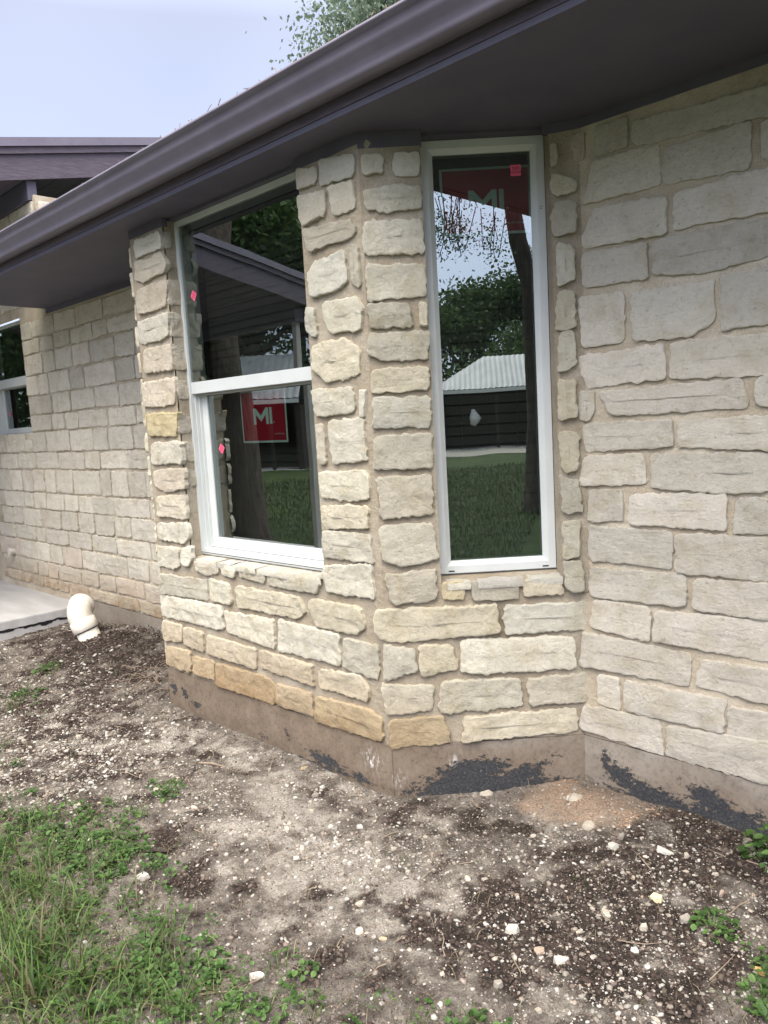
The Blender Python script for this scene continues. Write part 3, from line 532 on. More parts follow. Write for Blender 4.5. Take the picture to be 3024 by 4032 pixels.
for i in range(len(ZR)-1):
    zt, zb = ZR[i], ZR[i+1]
    if zb > 1.40:
        sd += course_fill(F0, X0R, -2.55, zb, zt, WL0, r_, sd)
    else:
        sd += course_fill(F0, -6.35+r_.uniform(0, 0.2), -2.55, zb, zt, WL0, r_, sd)
sd += course_fill(F0, -6.2, X0R-0.0, 1.30, 1.425, WL0, r_, sd, 0.10, 0.2)
sd += course_fill(F0, -6.3, -4.62, 2.62, 2.79, WL0, r_, sd); sd += course_fill(F0, -6.3, -4.62, 2.80, 2.95, WL0, r_, sd)
sd += course_fill(F0, -5.7, -4.62, 3.12, 3.28, WL0, r_, sd); sd += course_fill(F0, -5.7, -4.62, 3.29, 3.46, WL0, r_, sd)
sd += course_fill(FE, 0.02, 0.6, 3.12, 3.28, WL0, r_, sd); sd += course_fill(FE, 0.02, 0.6, 3.29, 3.46, WL0, r_, sd)
# right wall beyond the picture edge
r_ = random.Random(8); z = 0.01
while z < 2.40:
    h = r_.uniform(0.13, 0.19); sd += course_fill(F3, 1.405, 2.5, z, min(z+h, 2.485), WL3, r_, sd, 0.3, 0.55); z += h

# ---- foundation with its coat of tar
def foundation():
    mb = MB(); cols = []
    def fp(F, a0, a1, z0, z1, d, cell, fn):
        na = max(1, round((a1-a0)/cell)); nz_ = max(1, round((z1-z0)/cell)); n0 = len(mb.v)
        for j in range(nz_+1):
            for i in range(na+1):
                a = a0+(a1-a0)*i/na; z = z0+(z1-z0)*j/nz_; p = F.P(a, z, d+0.0025*mn.fractal(F.P(a, z)*5, 0.8, 2, 3)*(0 if i in (0, na) else 1))
                mb.v.append(tuple(p)); cols.append(fn(a, z))
        for j in range(nz_):
            for i in range(na): q = n0+j*(na+1)+i; mb.f.append((q, q+1, q+na+2, q+na+1))
        # ledge on top
        mb.quad(F.P(a0, z1, d), F.P(a1, z1, d), F.P(a1, z1, d-0.06), F.P(a0, z1, d-0.06)); cols.extend([(0, .6, 0)]*4)
    bl = lambda a, z, L: max([0.0]+[v*gs(a, z, cx, cz, rx, rz, an) for (cx, cz, rx, rz, an, v) in L])
    T1 = [(-0.5, -0.23, 0.5, 0.02, 0.05, .62), (-1.82, -0.12, 0.05, 0.05, -0.5, .75), (-1.70, -0.13, 0.06, 0.03, -0.6, .75), (-1.58, -0.17, 0.08, 0.03, 0, .6), (-0.95, -0.20, 0.05, 0.05, 0, .5), (-0.74, -0.13, 0.02, 0.06, 0.4, .55), (-0.45, -0.19, 0.16, 0.035, -0.05, .8), (-0.22, -0.21, 0.08, 0.03, 0, .75)]
    T2 = [(0.20, -0.19, 0.10, 0.05, 0.2, .8), (0.35, -0.135, 0.18, 0.06, 0.05, 1.0), (0.34, -0.18, 0.25, 0.05, 0, .9), (0.42, -0.215, 0.42, 0.045, 0, 1.0), (0.56, -0.165, 0.11, 0.05, 0.2, .95), (0.65, -0.13, 0.08, 0.03, 0.5, .6), (0.72, -0.09, 0.05, 0.02, 0, .55)]
    T3 = [(0.70, -0.09, 0.03, 0.05, 0, .75), (0.76, -0.14, 0.09, 0.05, -0.35, .95), (0.86, -0.18, 0.13, 0.05, -0.2, .95), (0.97, -0.20, 0.09, 0.06, 0, .95), (1.1, -0.215, 0.42, 0.05, 0, 1.0), (1.14, -0.13, 0.11, 0.05, -0.35, .95), (1.26, -0.19, 0.22, 0.06, -0.15, 1.0), (1.6, -0.16, 0.3, 0.08, 0, 1.0), (2.3, -0.18, 0.5, 0.07, 0, 1.0)]
    wh = [(-0.13, -0.10, 0.045, 0.05, 0.9, 1.0), (0.27, -0.09, 0.03, 0.035, -0.7, .8), (0.02, -0.15, 0.03, 0.05, 0, .5)]
    D = -0.014
    fp(F1, XL-0.005, 0.0, -0.34, -0.002, 0.002, 0.009, lambda a, z: (bl(a, z, T1), 0.95, bl(a, z, wh)))
    fp(F2, 0.0, W3*math.sqrt(2), -0.34, -0.002, 0.002, 0.009, lambda a, z: (bl(a, z, T2), max(0, min(1, 0.95-0.5*gs(a, z, 0.5, 0, 0.3, 0.05)-0.25*a)), bl(a-0.0, z, wh[1:])))
    fp(F3, W3, 3.6, -0.34, -0.002, 0.002, 0.010, lambda a, z: (bl(a, z, T3), max(0, min(1, 0.55*gs(a, z, 1.2, -0.13, 0.5, 0.09)+0.2)), 0))
    fp(F0, -4.43, XL-W3+0.05, -0.34, -0.022, 0.004, 0.03, lambda a, z: (0.5*gs(a, z, -3.2, -0.13, 0.4, 0.04), 0.35, 0))
    fp(FL, 0, 0.84, -0.34, -0.002, 0.002, 0.03, lambda a, z: (0, 0.7, 0))
    me = bpy.data.meshes.new('foundation'); me.from_pydata(mb.v, [], mb.f); me.update(); me.polygons.foreach_set('use_smooth', [True]*len(me.polygons)); setcol(me, 'tar', cols)
    link('foundation', me, M_CONC, HOUSE, (0, 0, 0))
foundation()

# ---- eave: gutter, fascia, soffit, roof
def extrude_profile(prof, x0, x1, name, mat, parent, n=1, wob=0.0, smooth=False):
    mb = MB(); xs = [x0+(x1-x0)*i/n for i in range(n+1)]; m = len(prof)
    for x in xs:
        dz = wob*mn.noise(Vector((x*0.9, 0, 4)))
        for (y, z) in prof: mb.v.append((x, y+wob*0.7*mn.noise(Vector((x*0.8, 3, z))), z+dz))
    for i in range(n):
        for k in range(m): a = i*m+k; b = i*m+(k+1) % m; mb.f.append((a, a+m, b+m, b))
    mb.f.append(tuple(range(m))); mb.f.append(tuple(reversed(range(n*m, n*m+m))))
    me_o = mb.build(name, mat, parent)
    if smooth: me_o.data.polygons.foreach_set('use_smooth', [len(p.vertices) == 4 for p in me_o.data.polygons])
    return me_o
EX0, EX1 = -4.6, 3.6
roof = MB(); SL = 0.2
roof.box((EX0, -0.19, 2.728), (EX1-EX0, 0, 0), (0, 5.2, 5.2*SL), (0, 0, 0.03)); RF = roof.build('roof', M_ROOF, HOUSE)
gp = [(-0.172, 2.722), (-0.172, 2.612), (-0.178, 2.606), (-0.236, 2.606), (-0.2425, 2.612), (-0.2435, 2.622), (-0.247, 2.634), (-0.258, 2.652), (-0.274, 2.668), (-0.2815, 2.680), (-0.2825, 2.712), (-0.300, 2.717), (-0.301, 2.728), (-0.283, 2.731), (-0.275, 2.722), (-0.268, 2.682), (-0.238, 2.630), (-0.232, 2.614), (-0.18, 2.614), (-0.176, 2.722)]
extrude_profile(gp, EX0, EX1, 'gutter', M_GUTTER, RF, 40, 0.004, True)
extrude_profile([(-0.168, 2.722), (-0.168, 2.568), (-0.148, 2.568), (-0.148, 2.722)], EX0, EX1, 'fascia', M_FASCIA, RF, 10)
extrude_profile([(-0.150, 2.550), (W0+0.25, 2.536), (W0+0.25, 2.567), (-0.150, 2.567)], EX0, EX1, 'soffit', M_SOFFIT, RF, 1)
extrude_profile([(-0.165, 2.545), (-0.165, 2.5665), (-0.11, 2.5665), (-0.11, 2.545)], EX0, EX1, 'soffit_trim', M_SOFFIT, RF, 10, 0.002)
fr = MB()   # boards over the stonework, mostly standing in for shadow under the soffit
def board(F, a0, a1, z0, z1, d0, d1): fr.box(F.P(a0, z0, d0), F.u*(a1-a0), F.n*(d1-d0), (0, 0, z1-z0))
board(F1, XL, -1.50, 2.503, 2.554, -0.03, -0.001); board(F1, -0.40, -0.001, 2.503, 2.554, -0.03, -0.001); board(F1, -1.50, -0.40, 2.532, 2.554, -0.12, -0.04)
board(F2, 0.0, 0.255, 2.485, 2.554, -0.03, -0.002); board(F2, 0.255, 0.77, 2.532, 2.554, -0.12, -0.04)
board(F3, W3, EX1, 2.506, 2.554, -0.03, -0.001); board(FC, -0.03, 0.145, 2.506, 2.554, -0.03, -0.006); board(F0, -4.6, XL-W3, 2.496, 2.554, -0.03, 0.0)
fr.build('frieze_shadow_board', M_SOFFIT, RF)
# leaf litter and twigs lying in the gutter lip
lit = MB(); r_ = random.Random(3)
for i in range(70):
    x = r_.choice([r_.uniform(-2.9, -0.2), r_.uniform(-1.6, 0.8)]); L = r_.uniform(0.01, 0.05); a = r_.uniform(0, 6.28); el = r_.uniform(-0.1, 0.9)
    p = Vector((x, -0.292+r_.uniform(-0.008, 0.02), 2.727)); q = p+Vector((math.cos(a)*L*math.cos(el), abs(math.sin(a))*L*math.cos(el)*0.3-0.004, L*math.sin(el)*0.8+0.002))
    lit.tube([p, (p+q)/2+Vector((0, 0, r_.uniform(-.004, .006))), q], r_.uniform(0.0008, 0.002), 4)
M_TWIG = mat_simple('dry_twig', (0.16, 0.12, 0.09), (0.3, 0.24, 0.18), 20, 0.9, 0.1, 0)
tag(lit.build('leaf_litter', M_TWIG), 'scattered dry twigs and stems caught along the gutter lip', 'leaf litter', kind='stuff')

# ---- near-black body added behind the walls to keep light out of the rooms
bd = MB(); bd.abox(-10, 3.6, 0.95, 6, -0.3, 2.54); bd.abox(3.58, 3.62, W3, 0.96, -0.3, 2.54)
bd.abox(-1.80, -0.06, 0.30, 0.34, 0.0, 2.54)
bd.build('light_block_body', M_DARK, HOUSE)

# ---- raised porch roof on the left
PX = -4.6
def zr(y): return 3.82+0.209*y
YA, YB = -3.6, 6.0
PR = MB(); PR.box((-11, YA, zr(YA)-0.02), (11+PX, 0, 0), (0, YB-YA, zr(YB)-zr(YA)), (0, 0, 0.02)); PR = PR.build('porch_roof', M_ROOF, HOUSE)
def rake(x0, x1, t0, t1, name, mat):
    m_ = MB(); m_.box((x0, YA-0.0, zr(YA)-t1), (x1-x0, 0, 0), (0, YB-YA, zr(YB)-zr(YA)), (0, 0, t1-t0)); return m_.build(name, mat, PR)
rake(PX-0.03, PX+0.0, 0.125, 0.33, 'rake_board', M_FASCIA)
rake(PX-0.03, PX+0.022, 0.068, 0.123, 'rake_trim', M_FASCIA)
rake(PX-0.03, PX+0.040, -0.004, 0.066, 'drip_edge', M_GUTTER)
cl = MB(); nb = 34
for i in range(nb):
    y = YA+0.05+(YB-YA-0.1)*i/nb; w = (YB-YA-0.1)/nb-0.008
    cl.box((-11, y, zr(y)-0.31), (11+PX-0.03, 0, 0), (0, w, w*0.209), (0, 0, 0.02))
o = cl.build('porch_ceiling', M_FASCIA, PR); o['kind'] = 'stuff'
extrude_profile([(YA-0.03, zr(YA)-0.36), (YA-0.03, zr(YA)), (YA, zr(YA)), (YA, zr(YA)-0.36)], -11, PX+0.04, 'porch_fascia', M_FASCIA, PR)
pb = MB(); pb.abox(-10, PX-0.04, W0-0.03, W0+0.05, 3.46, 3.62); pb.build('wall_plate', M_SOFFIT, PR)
pb = MB(); pb.abox(-10.5, -4.7, -3.49, -3.36, zr(-3.4)-0.52, zr(-3.4)-0.31); pb.build('porch_beam', M_FASCIA, PR)
for x in (-4.78, -7.6, -10.4):
    pb = MB(); pb.abox(x-0.035, x+0.035, -3.46, -3.39, -0.08, zr(-3.2)-0.52); pb.build('porch_post', M_PIT, PR, (x, -3.42, -0.08), 0.004)
sb = MB(); sb.abox(-12, -4.43, -3.5, W0+0.01, -0.34, -0.08)
tag(sb.build('patio_slab', M_SLAB, bevel=0.006), kind='structure')
tp = MB(); n = 220
for i in range(n+1):
    y = -2.0+2.6*i/n; a = -0.150+0.012*mn.noise(Vector((y*14, 0, 1))); b = a-max(0.0, 0.022+0.035*mn.noise(Vector((y*9, 0, 7)))+0.012*mn.noise(Vector((y*50, 0, 3))))
    tp.v += [(-4.4275, y, a), (-4.4275, y, b)]
tp.f = [(2*i, 2*i+1, 2*i+3, 2*i+2) for i in range(n)]
o = tp.build('tar_patch', M_DARK, HOUSE); o['kind'] = 'stuff'

# ---------------------------------------------------------------- windows
def ring(F, a0, a1, z0, z1, w, d0, d1, name, mat, parent, bevel=0.0015, wb=None, ch=0.0):
    """rectangular frame of width w between depths d0 (front, negative = inward) and d1; ch slopes its inner lip back"""
    wb = wb or w; mb = MB()
    O = [(a0, z0), (a1, z0), (a1, z1), (a0, z1)]; I = [(a0+w, z0+wb), (a1-w, z0+wb), (a1-w, z1-w), (a0+w, z1-w)]
    n = 0
    for k in range(4):
        p, q, r, s = O[k], O[(k+1) % 4], I[(k+1) % 4], I[k]
        A, B_, C_, D_ = F.P(*p, d0), F.P(*q, d0), F.P(*r, d0-ch), F.P(*s, d0-ch)
        A2, B2, C2, D2 = F.P(*p, d1), F.P(*q, d1), F.P(*r, d1), F.P(*s, d1)
        mb.quad(A, B_, C_, D_); mb.quad(D_, C_, C2, D2); mb.quad(B_, A, A2, B2); mb.quad(B2, A2, D2, C2)
    o = mb.build(name, mat, parent); return o
def text_mesh(name, s, size, mat, parent, F, a, z, d, rot=0.0, depth=0.0006, squash=1.0, align='CENTER', bold=0.0):
    cu = bpy.data.curves.new(name, 'FONT'); cu.body = s; cu.size = size; cu.align_x = align; cu.align_y = 'CENTER'; cu.extrude = 0.0; cu.offset = bold; cu.resolution_u = 2
    t = bpy.data.objects.new(name, cu); COL.objects.link(t); bpy.context.view_layer.update()
    me = bpy.data.meshes.new_from_object(t.evaluated_get(bpy.context.evaluated_depsgraph_get())); bpy.data.objects.remove(t)
    c, s_ = math.cos(rot), math.sin(rot); o3 = F.P(a, z, d)
    for v in me.vertices:
        x, y = v.co.x*squash, v.co.y; v.co = F.P(a+x*c-y*s_, z+x*s_+y*c, d)-o3
    me.update(); return link(name, me, mat, parent, o3)
def flat(name, F, pts, d, mat, parent, th=0.0008):
    cx = sum(p[0] for p in pts)/len(pts); cz = sum(p[1] for p in pts)/len(pts); o3 = F.P(cx, cz, d); n = len(pts); v = [F.P(p[0], p[1], d) for p in pts]+[F.P(p[0], p[1], d-th) for p in pts]
    me = bpy.data.meshes.new(name); f = [tuple(range(n)), tuple(reversed(range(n, 2*n)))]+[(i+n, (i+1) % n+n, (i+1) % n, i) for i in range(n)]
    if th == 0: v, f = v[:n], f[:1]
    me.from_pydata([tuple(p-o3) for p in v], [], f); me.update(); return link(name, me, mat, parent, o3)
def mi_label(F, a0, a1, z0, z1, d, parent, ml, mr_, mt, mb_):
    m = 0.011; wob = 0.002
    flat('sticker', F, [(a0, z0), (a1, z0-wob), (a1+wob, z1), (a0-wob, z1-wob)], d, M_PALE, parent)['label'] = 'square red window-maker sticker with pale border and large MI'
    flat('sticker_print', F, [(a0+m, z0+m), (a1-m, z0+m-wob), (a1-m+wob, z1-m), (a0+m-wob, z1-m)], d+0.0012, M_RED, parent)
    H = mt-mb_; Wd = mr_-ml; iw = H*0.235; gap = H*0.11; mw = Wd-iw-gap; s = H*0.25; dd = d+0.0024
    x0 = ml; xm = x0+mw/2; xe = x0+mw
    flat('letter', F, [(x0, mb_), (x0+s, mb_), (x0+s, mt-H*0.40), (xm, mb_+H*0.16), (xe-s, mt-H*0.40), (xe-s, mb_), (xe, mb_), (xe, mt), (xe-s*0.95, mt), (xm, mb_+H*0.52), (x0+s*0.95, mt), (x0, mt)], dd, M_PALE, parent)
    flat('letter', F, [(mr_-iw, mb_), (mr_, mb_), (mr_, mt), (mr_-iw, mt)], dd, M_PALE, parent)
    text_mesh('registered_mark', '\u00ae', 0.017, M_PALE, parent, F, mr_+0.014, mb_+0.007, dd)
    text_mesh('small_print', 'By MITER Brands', 0.011, M_PALE, parent, F, a1-0.022, z0+0.042, dd, align='RIGHT')
def pink(F, a, z, d, parent, rot, size=0.042):
    c, s = math.cos(rot), math.sin(rot); h = size/2; ch = h*0.12
    pts = [(-h+ch, -h), (h-ch, -h), (h, -h+ch), (h, h-ch), (h-ch, h), (-h+ch, h), (-h, h-ch), (-h, -h+ch)]
    flat('gas_label', F, [(a+x*c-y*s, z+x*s+y*c) for x, y in pts], d, M_PINK, parent)
    for t, dy in (('ARGON', h*0.32), ('GAS', -h*0.38)):
        text_mesh('gas_label_print', t, size*(0.30 if t == 'ARGON' else 0.40), M_INK, parent, F, a-dy*s, z+dy*c, d+0.001, rot)
def blinds(F, a0, a1, z0, z1, d, parent, cords=True):
    # the slats share one mesh
    mb = MB(); w = a1-a0; mb.box(F.u*(-w/2)+Vector((0, 0, -0.0235)), F.u*w, F.n*0.003, (0, 0, 0.050)); 
    for i in (1, 3, 5, 7):
        if i < len(mb.v): pass
    me = bpy.data.meshes.new('blind_slat'); tl = [Vector(v) for v in mb.v]
    me.from_pydata([tuple(v+F.n*(-0.006 if v.z > 0 else 0.006)) for v in tl], [], mb.f); me.update(); me.materials.append(M_SLAT)
    z = z0+0.02
    while z < z1:
        link('blind_slat', me, None, parent, F.P((a0+a1)/2, z, d)); z += 0.0445
    for q in (0.24, 0.76):
        c = MB(); a = a0+w*q; c.tube([F.P(a, z0, d+0.012), F.P(a+0.002, (z0+z1)/2, d+0.012), F.P(a, z1, d+0.012)], 0.0009, 4); c.build('blind_cord', M_CORD, parent, F.P(a, z0, d))
def double_hung(F, a0, a1, z0, z1, dp, zm0, zm1, label):
    win = MB(); Wn = empty('window', F.P((a0+a1)/2, z0, -dp)); Wn.parent = HOUSE; Wn.location = Wn.location-HOUSE.location; Wn['label'] = label
    ring(F, a0, a1, z0, z1, 0.028, -dp+0.010, -dp-0.10, 'frame', M_VINYL, Wn, wb=0.030)
    ring(F, a0+0.028, a1-0.028, z0+0.030, zm1, 0.006, -dp-0.014, -dp-0.10, 'frame_step', M_VINYL, Wn)
    ring(F, a0+0.035, a1-0.035, z0+0.039, zm1, 0.008, -dp-0.034, -dp-0.10, 'frame_step', M_VINYL, Wn)
    s = MB(); s.box(F.P(a0+0.024, zm0, -dp-0.055), F.u*(a1-a0-0.048), F.n*0.055, (0, 0, zm1-zm0)); s.build('meeting_rail', M_VINYL, Wn, bevel=0.002)
    s = MB(); s.box(F.P(a0+0.026, zm0-0.012, -dp-0.055), F.u*(a1-a0-0.052), F.n*0.030, (0, 0, 0.011)); s.build('rail_gasket', M_PIT, Wn)
    ring(F, a0+0.043, a1-0.043, z0+0.046, zm1-0.01, 0.042, -dp-0.050, -dp-0.08, 'sash', M_VINYL, Wn, wb=0.045, ch=0.006)
    flat('glass_pane', F, [(a0+0.026, zm1-0.01), (a1-0.026, zm1-0.01), (a1-0.026, z1-0.026), (a0+0.026, z1-0.026)], -dp-0.003, M_GLASS, Wn, 0.0)
    flat('glass_pane', F, [(a0+0.085, z0+0.091), (a1-0.085, z0+0.091), (a1-0.085, zm0+0.02), (a0+0.085, zm0+0.02)], -dp-0.063, M_GLASS, Wn, 0.0)
    return Wn
DW = double_hung(F1, -1.515, -0.352, 0.716, 2.533, 0.085, 1.611, 1.675, 'large white double-hung window in the front face of the bay')
blinds(F1, -1.49, -0.36, 0.74, 2.52, -0.235, DW)
mi_label(F1, -1.143, -0.765, 1.330, 1.602, -0.160, DW, -1.035, -0.880, 1.508, 1.424)
pink(F1, -1.39, 2.13, -0.0855, DW, R(52)); pink(F1, -1.334, 1.305, -0.146, DW, R(55))
s = MB(); s.box(F1.P(-1.50, 0.728, -0.068), F1.u*1.13, F1.n*0.004, (0, 0, 0.0025)); s.build('sill_groove', M_DARK, DW)
def fixed_window():
    F = F2; a0, a1, z0, z1 = 0.2526, 0.7625, 0.7298, 2.5298; Wn = empty('window', F.P((a0+a1)/2, z0, -0.1)); Wn.parent = HOUSE; Wn.location = Wn.location-HOUSE.location
    Wn['label'] = 'tall narrow white fixed window in the angled face of the bay'
    ring(F, a0-0.004, a1+0.014, z0-0.010, z1+0.001, 0.016, -0.112, -0.16, 'nailing_fin', M_VINYL, Wn)
    ring(F, a0, a1, z0, z1, 0.032, -0.092, -0.16, 'frame', M_VINYL, Wn)
    ring(F, a0+0.032, a1-0.032, z0+0.030, z1-0.030, 0.021, -0.092, -0.16, 'glazing_bead', M_VINYL, Wn, ch=0.022)
    flat('glass_pane', F, [(a0+0.05, z0+0.048), (a1-0.05, z0+0.048), (a1-0.05, z1-0.048), (a0+0.05, z1-0.048)], -0.120, M_GLASS, Wn, 0.0)
    blinds(F, a0+0.02, a1-0.02, z0+0.02, z1, -0.185, Wn)
    mi_label(F, 0.335, 0.712, 2.158, 2.430, -0.132, Wn, 0.450, 0.599, 2.338, 2.252)
    pink(F, 0.650, 2.405, -0.118, Wn, math.pi, 0.044)
    for a in (0.292, 0.703):
        s = MB(); s.box(F.P(a, z0+0.007, -0.0935), F.u*0.026, F.n*0.003, (0, 0, 0.005)); s.build('weep_slot', M_DARK, Wn)
    text_mesh('pencil_mark', '72', 0.016, M_INK, Wn, F, a1-0.016, 2.245, -0.0915, math.pi/2)
    mb = MB(); mb.tube([F.P(0.772, z0, -0.09), F.P(0.7725, 1.6, -0.09), F.P(0.771, z1, -0.09)], 0.0035, 6); mb.build('sealant_bead', M_PIT, Wn)
    b = MB(); b.box(F.P(a0-0.02, z0-0.02, -0.26), F.u*(a1-a0+0.04), F.n*0.01, (0, 0, z1-z0+0.03)); b.build('dark_backing', M_DARK, Wn)  # dark panel added behind the blinds to stand for the unlit room
fixed_window()
SW = double_hung(F0, -6.245, -5.17, 1.448, 2.548, 0.085, 1.945, 2.030, 'small white double-hung window at the left picture edge')
b = MB(); b.box(F0.P(-6.3, 1.4, -0.24), F0.u*1.2, F0.n*0.01, (0, 0, 1.2)); b.build('dark_backing', M_SLAT, SW)  # dark panel added behind the glass in place of an unlit room
pink(F0, -6.07, 1.69, -0.146, SW, R(50))

# hose stub on the left wall
st = MB(); st.tube([(-5.97, W0+0.0, 0.287), (-5.97, W0-0.055, 0.285)], 0.03, 14); st.tube([(-5.97, W0-0.045, 0.286), (-5.97, W0-0.062, 0.285)], 0.037, 14)
st.build('pipe_stub', M_PVC, HOUSE, (-5.97, W0, 0.286), smooth=False)
# ---------------------------------------------------------------- drain elbow by the left wall
def elbow():
    E = empty('drain_pipe', (-3.50, 0.20, -0.10), 'dusty white plastic drain elbow poking out of the dark soil by the left wall', 'drain pipe')
    base = Vector((-3.46, 0.25, -0.17)); ax = Vector((-0.30, -0.24, 1.0)).normalized()
    def al(t): return base+ax*t
    mb = MB(); mb.tube([al(-0.05), al(0.10)], 0.083, 28); mb.build('pipe', M_PVC, E, base, smooth=False).data.polygons.foreach_set('use_smooth', [True]*28+[False]*2)
    mb = MB(); mb.tube([al(0.095), al(0.1085)], 0.078, 28); mb.build('joint_gap', M_DARK, E, base)
    # elbow body: socket, bend, socket rim facing the wall
    q = al(0.108); pts = [q, al(0.112), al(0.19), al(0.191), al(0.20)]; rad = [0.094, 0.097, 0.097, 0.091, 0.091]
    side = Vector((-0.60, 0.80, 0)); side = (side-ax*side.dot(ax)).normalized(); Rb = 0.088; cc = al(0.20)+side*Rb
    for i in range(1, 11):
        a = R(74)*i/10; pts.append(cc-side*Rb*math.cos(a)+ax*Rb*math.sin(a)); rad.append(0.091)
    d = (pts[-1]-pts[-2]).normalized()
    pts += [pts[-1]+d*0.004, pts[-1]+d*0.006, pts[-1]+d*0.04]; rad += [0.091, 0.098, 0.098]
    mb = MB(); mb.tube(pts, rad, 32, cap=False); o = mb.build('elbow', M_PVC, E, q, smooth=True)
    mb = MB(); e = pts[-1]; mb.tube([e-d*0.001, e-d*0.05], [0.090, 0.089], 28); mb.build('pipe_mouth', M_DARK, E, e)
elbow()

# ---------------------------------------------------------------- gravel, chips, clods
def blob(r, sx, sy, sz, rot, kind=0):
    """an irregular chip: 14 corner points on a squashed sphere"""
    V = []
    for k in range(12):
        z = 1-2*(k+0.5)/12; a = k*2.39996; q = math.sqrt(1-z*z); g = r.uniform(0.72, 1.1)
        V.append(Vector((math.cos(a)*q*sx*g, math.sin(a)*q*sy*g, z*sz*g)))
    return V
def hull_mesh(V, name, mat):
    bm = bmesh.new(); [bm.verts.new(v) for v in V]; bmesh.ops.convex_hull(bm, input=bm.verts)
    bmesh.ops.delete(bm, geom=[v for v in bm.verts if not v.link_faces], context='VERTS')
    me = bpy.data.meshes.new(name); bm.to_mesh(me); bm.free(); me.materials.append(mat); return me
OCT = None
def chip_templates(n):
    out_ = []
    for k in range(n):
        r = random.Random(k+50); V = blob(r, 1, r.uniform(0.55, 0.95), r.uniform(0.28, 0.6), 0)
        bm = bmesh.new(); [bm.verts.new(v) for v in V]; bmesh.ops.convex_hull(bm, input=bm.verts); bmesh.ops.delete(bm, geom=[v for v in bm.verts if not v.link_faces], context='VERTS')
        bm.verts.index_update(); out_.append((np.array([v.co[:] for v in bm.verts]), np.array([[v.index for v in f.verts] for f in bm.faces if len(f.verts) == 3]))); bm.free()
    return out_
TPL = chip_templates(10)
def scatter(name, label, cat, items, mat):
    VV = []; FF = []; CC = []; n0 = 0
    for (x, y, z, s, col, rz, tx, ty, k) in items:
        V, F = TPL[k]; c, s_ = math.cos(rz), math.sin(rz); v = V*s
        v = np.stack([v[:, 0]*c-v[:, 1]*s_, v[:, 0]*s_+v[:, 1]*c, v[:, 2]+v[:, 0]*tx+v[:, 1]*ty], 1)+np.array([x, y, z])
        VV.append(v); FF.append(F+n0); CC.append(np.tile(col, (len(v), 1))); n0 += len(v)
    V = np.concatenate(VV); F = np.concatenate(FF); C = np.concatenate(CC)
    me = bpy.data.meshes.new(name); me.vertices.add(len(V)); me.vertices.foreach_set('co', V.ravel()); me.loops.add(F.size); me.loops.foreach_set('vertex_index', F.ravel().astype(np.int32))
    me.polygons.add(len(F)); me.polygons.foreach_set('loop_start', np.arange(0, F.size, 3, dtype=np.int32)); me.update(); me.validate(); setcol(me, 'col', C)
    return tag(link(name, me, mat), label, cat, kind='stuff')
def rnd_ground():
    while True:
        t = rng.random()
        if t < 0.72: x, y = rng.uniform(-1.9, 2.0), rng.uniform(-1.75, 0.6)
        elif t < 0.97: x, y = rng.uniform(-4.4, -1.9), rng.uniform(-1.3, 0.62)
        else: x, y = rng.uniform(-5.5, -1.9), rng.uniform(-2.6, 0.62)
        if not inside(x, y, 0.012): return x, y
def density_light(x, y):
    return 0.25 + 0.9*gs(x, y, -1.75, -0.75, 0.8, 0.35) + 1.3*gs(x, y, 0.12, -0.40, 0.20, 0.10, 0.3) + 0.9*gs(x, y, 1.1, 0.15, 0.5, 0.4) + 0.6*gs(x, y, -0.2, -0.05, 0.5, 0.12, 0.0) + 0.8*gs(x, y, 0.4, -0.3, 0.35, 0.25) \
        + 0.9*gs(x, y, 1.2, -0.35, 0.4, 0.3) + 0.7*gs(x, y, -0.6, -0.55, 0.5, 0.2) + 0.6*gs(x, y, -2.7, -0.3, 0.7, 0.3)
WHT = [(0.38, 0.355, 0.315), (0.31, 0.285, 0.25), (0.44, 0.42, 0.38), (0.26, 0.235, 0.20), (0.22, 0.185, 0.15), (0.31, 0.265, 0.22), (0.18, 0.155, 0.13)]
items = []
while len(items) < 42000:
    x, y = rnd_ground(); d, sa, tn = masks(x, y) if rng.random() < 0.5 else (0, 0, 0)
    dn = density_light(x, y)*(0.55+0.9*max(0, fbm(x*5, y*5, 9, 3)+0.4))
    if rng.random() > dn*0.7: continue
    if tn > 0.3 and rng.random() < 0.75: continue
    s = 0.0026*math.exp(rng.gauss(0, 0.70)); s = min(s, 0.0135)
    if x < -1.2: s *= 1.5
    c = rng.choice(WHT); g = rng.uniform(0.7, 1.1)
    items.append((x, y, ghf(x, y)+s*0.02, s, (c[0]*g, c[1]*g, c[2]*g), rng.uniform(0, 6.28), rng.uniform(-.3, .3), rng.uniform(-.3, .3), rng.randrange(10)))
scatter('limestone_gravel', 'fine pale limestone gravel and dust strewn over the bare soil', 'gravel', items, M_PEB)
items = []
DK = [(0.05, 0.036, 0.03), (0.09, 0.07, 0.058), (0.13, 0.10, 0.085), (0.18, 0.145, 0.12), (0.25, 0.205, 0.175)]
while len(items) < 62000:
    x, y = rnd_ground(); d, sa, tn = masks(x, y)
    if rng.random() > 0.25+0.9*d-0.1*sa: continue
    s = 0.0028*math.exp(rng.gauss(0, 0.6))*(1.5 if x < -2 else 1)*(1+0.4*d); s = min(s, 0.018 if x < -2 else 0.014)
    c = DK[min(4, max(0, int(rng.gauss(2.6-2.2*d+0.8*sa, 1.1))))] if tn < 0.5 else (0.30, 0.21, 0.145)
    items.append((x, y, ghf(x, y)+s*0.1, s, c, rng.uniform(0, 6.28), rng.uniform(-.3, .3), rng.uniform(-.3, .3), rng.randrange(10)))
scatter('soil_clods', 'crumbled brown and black soil clods covering the ground', 'soil clods', items, M_PEB)

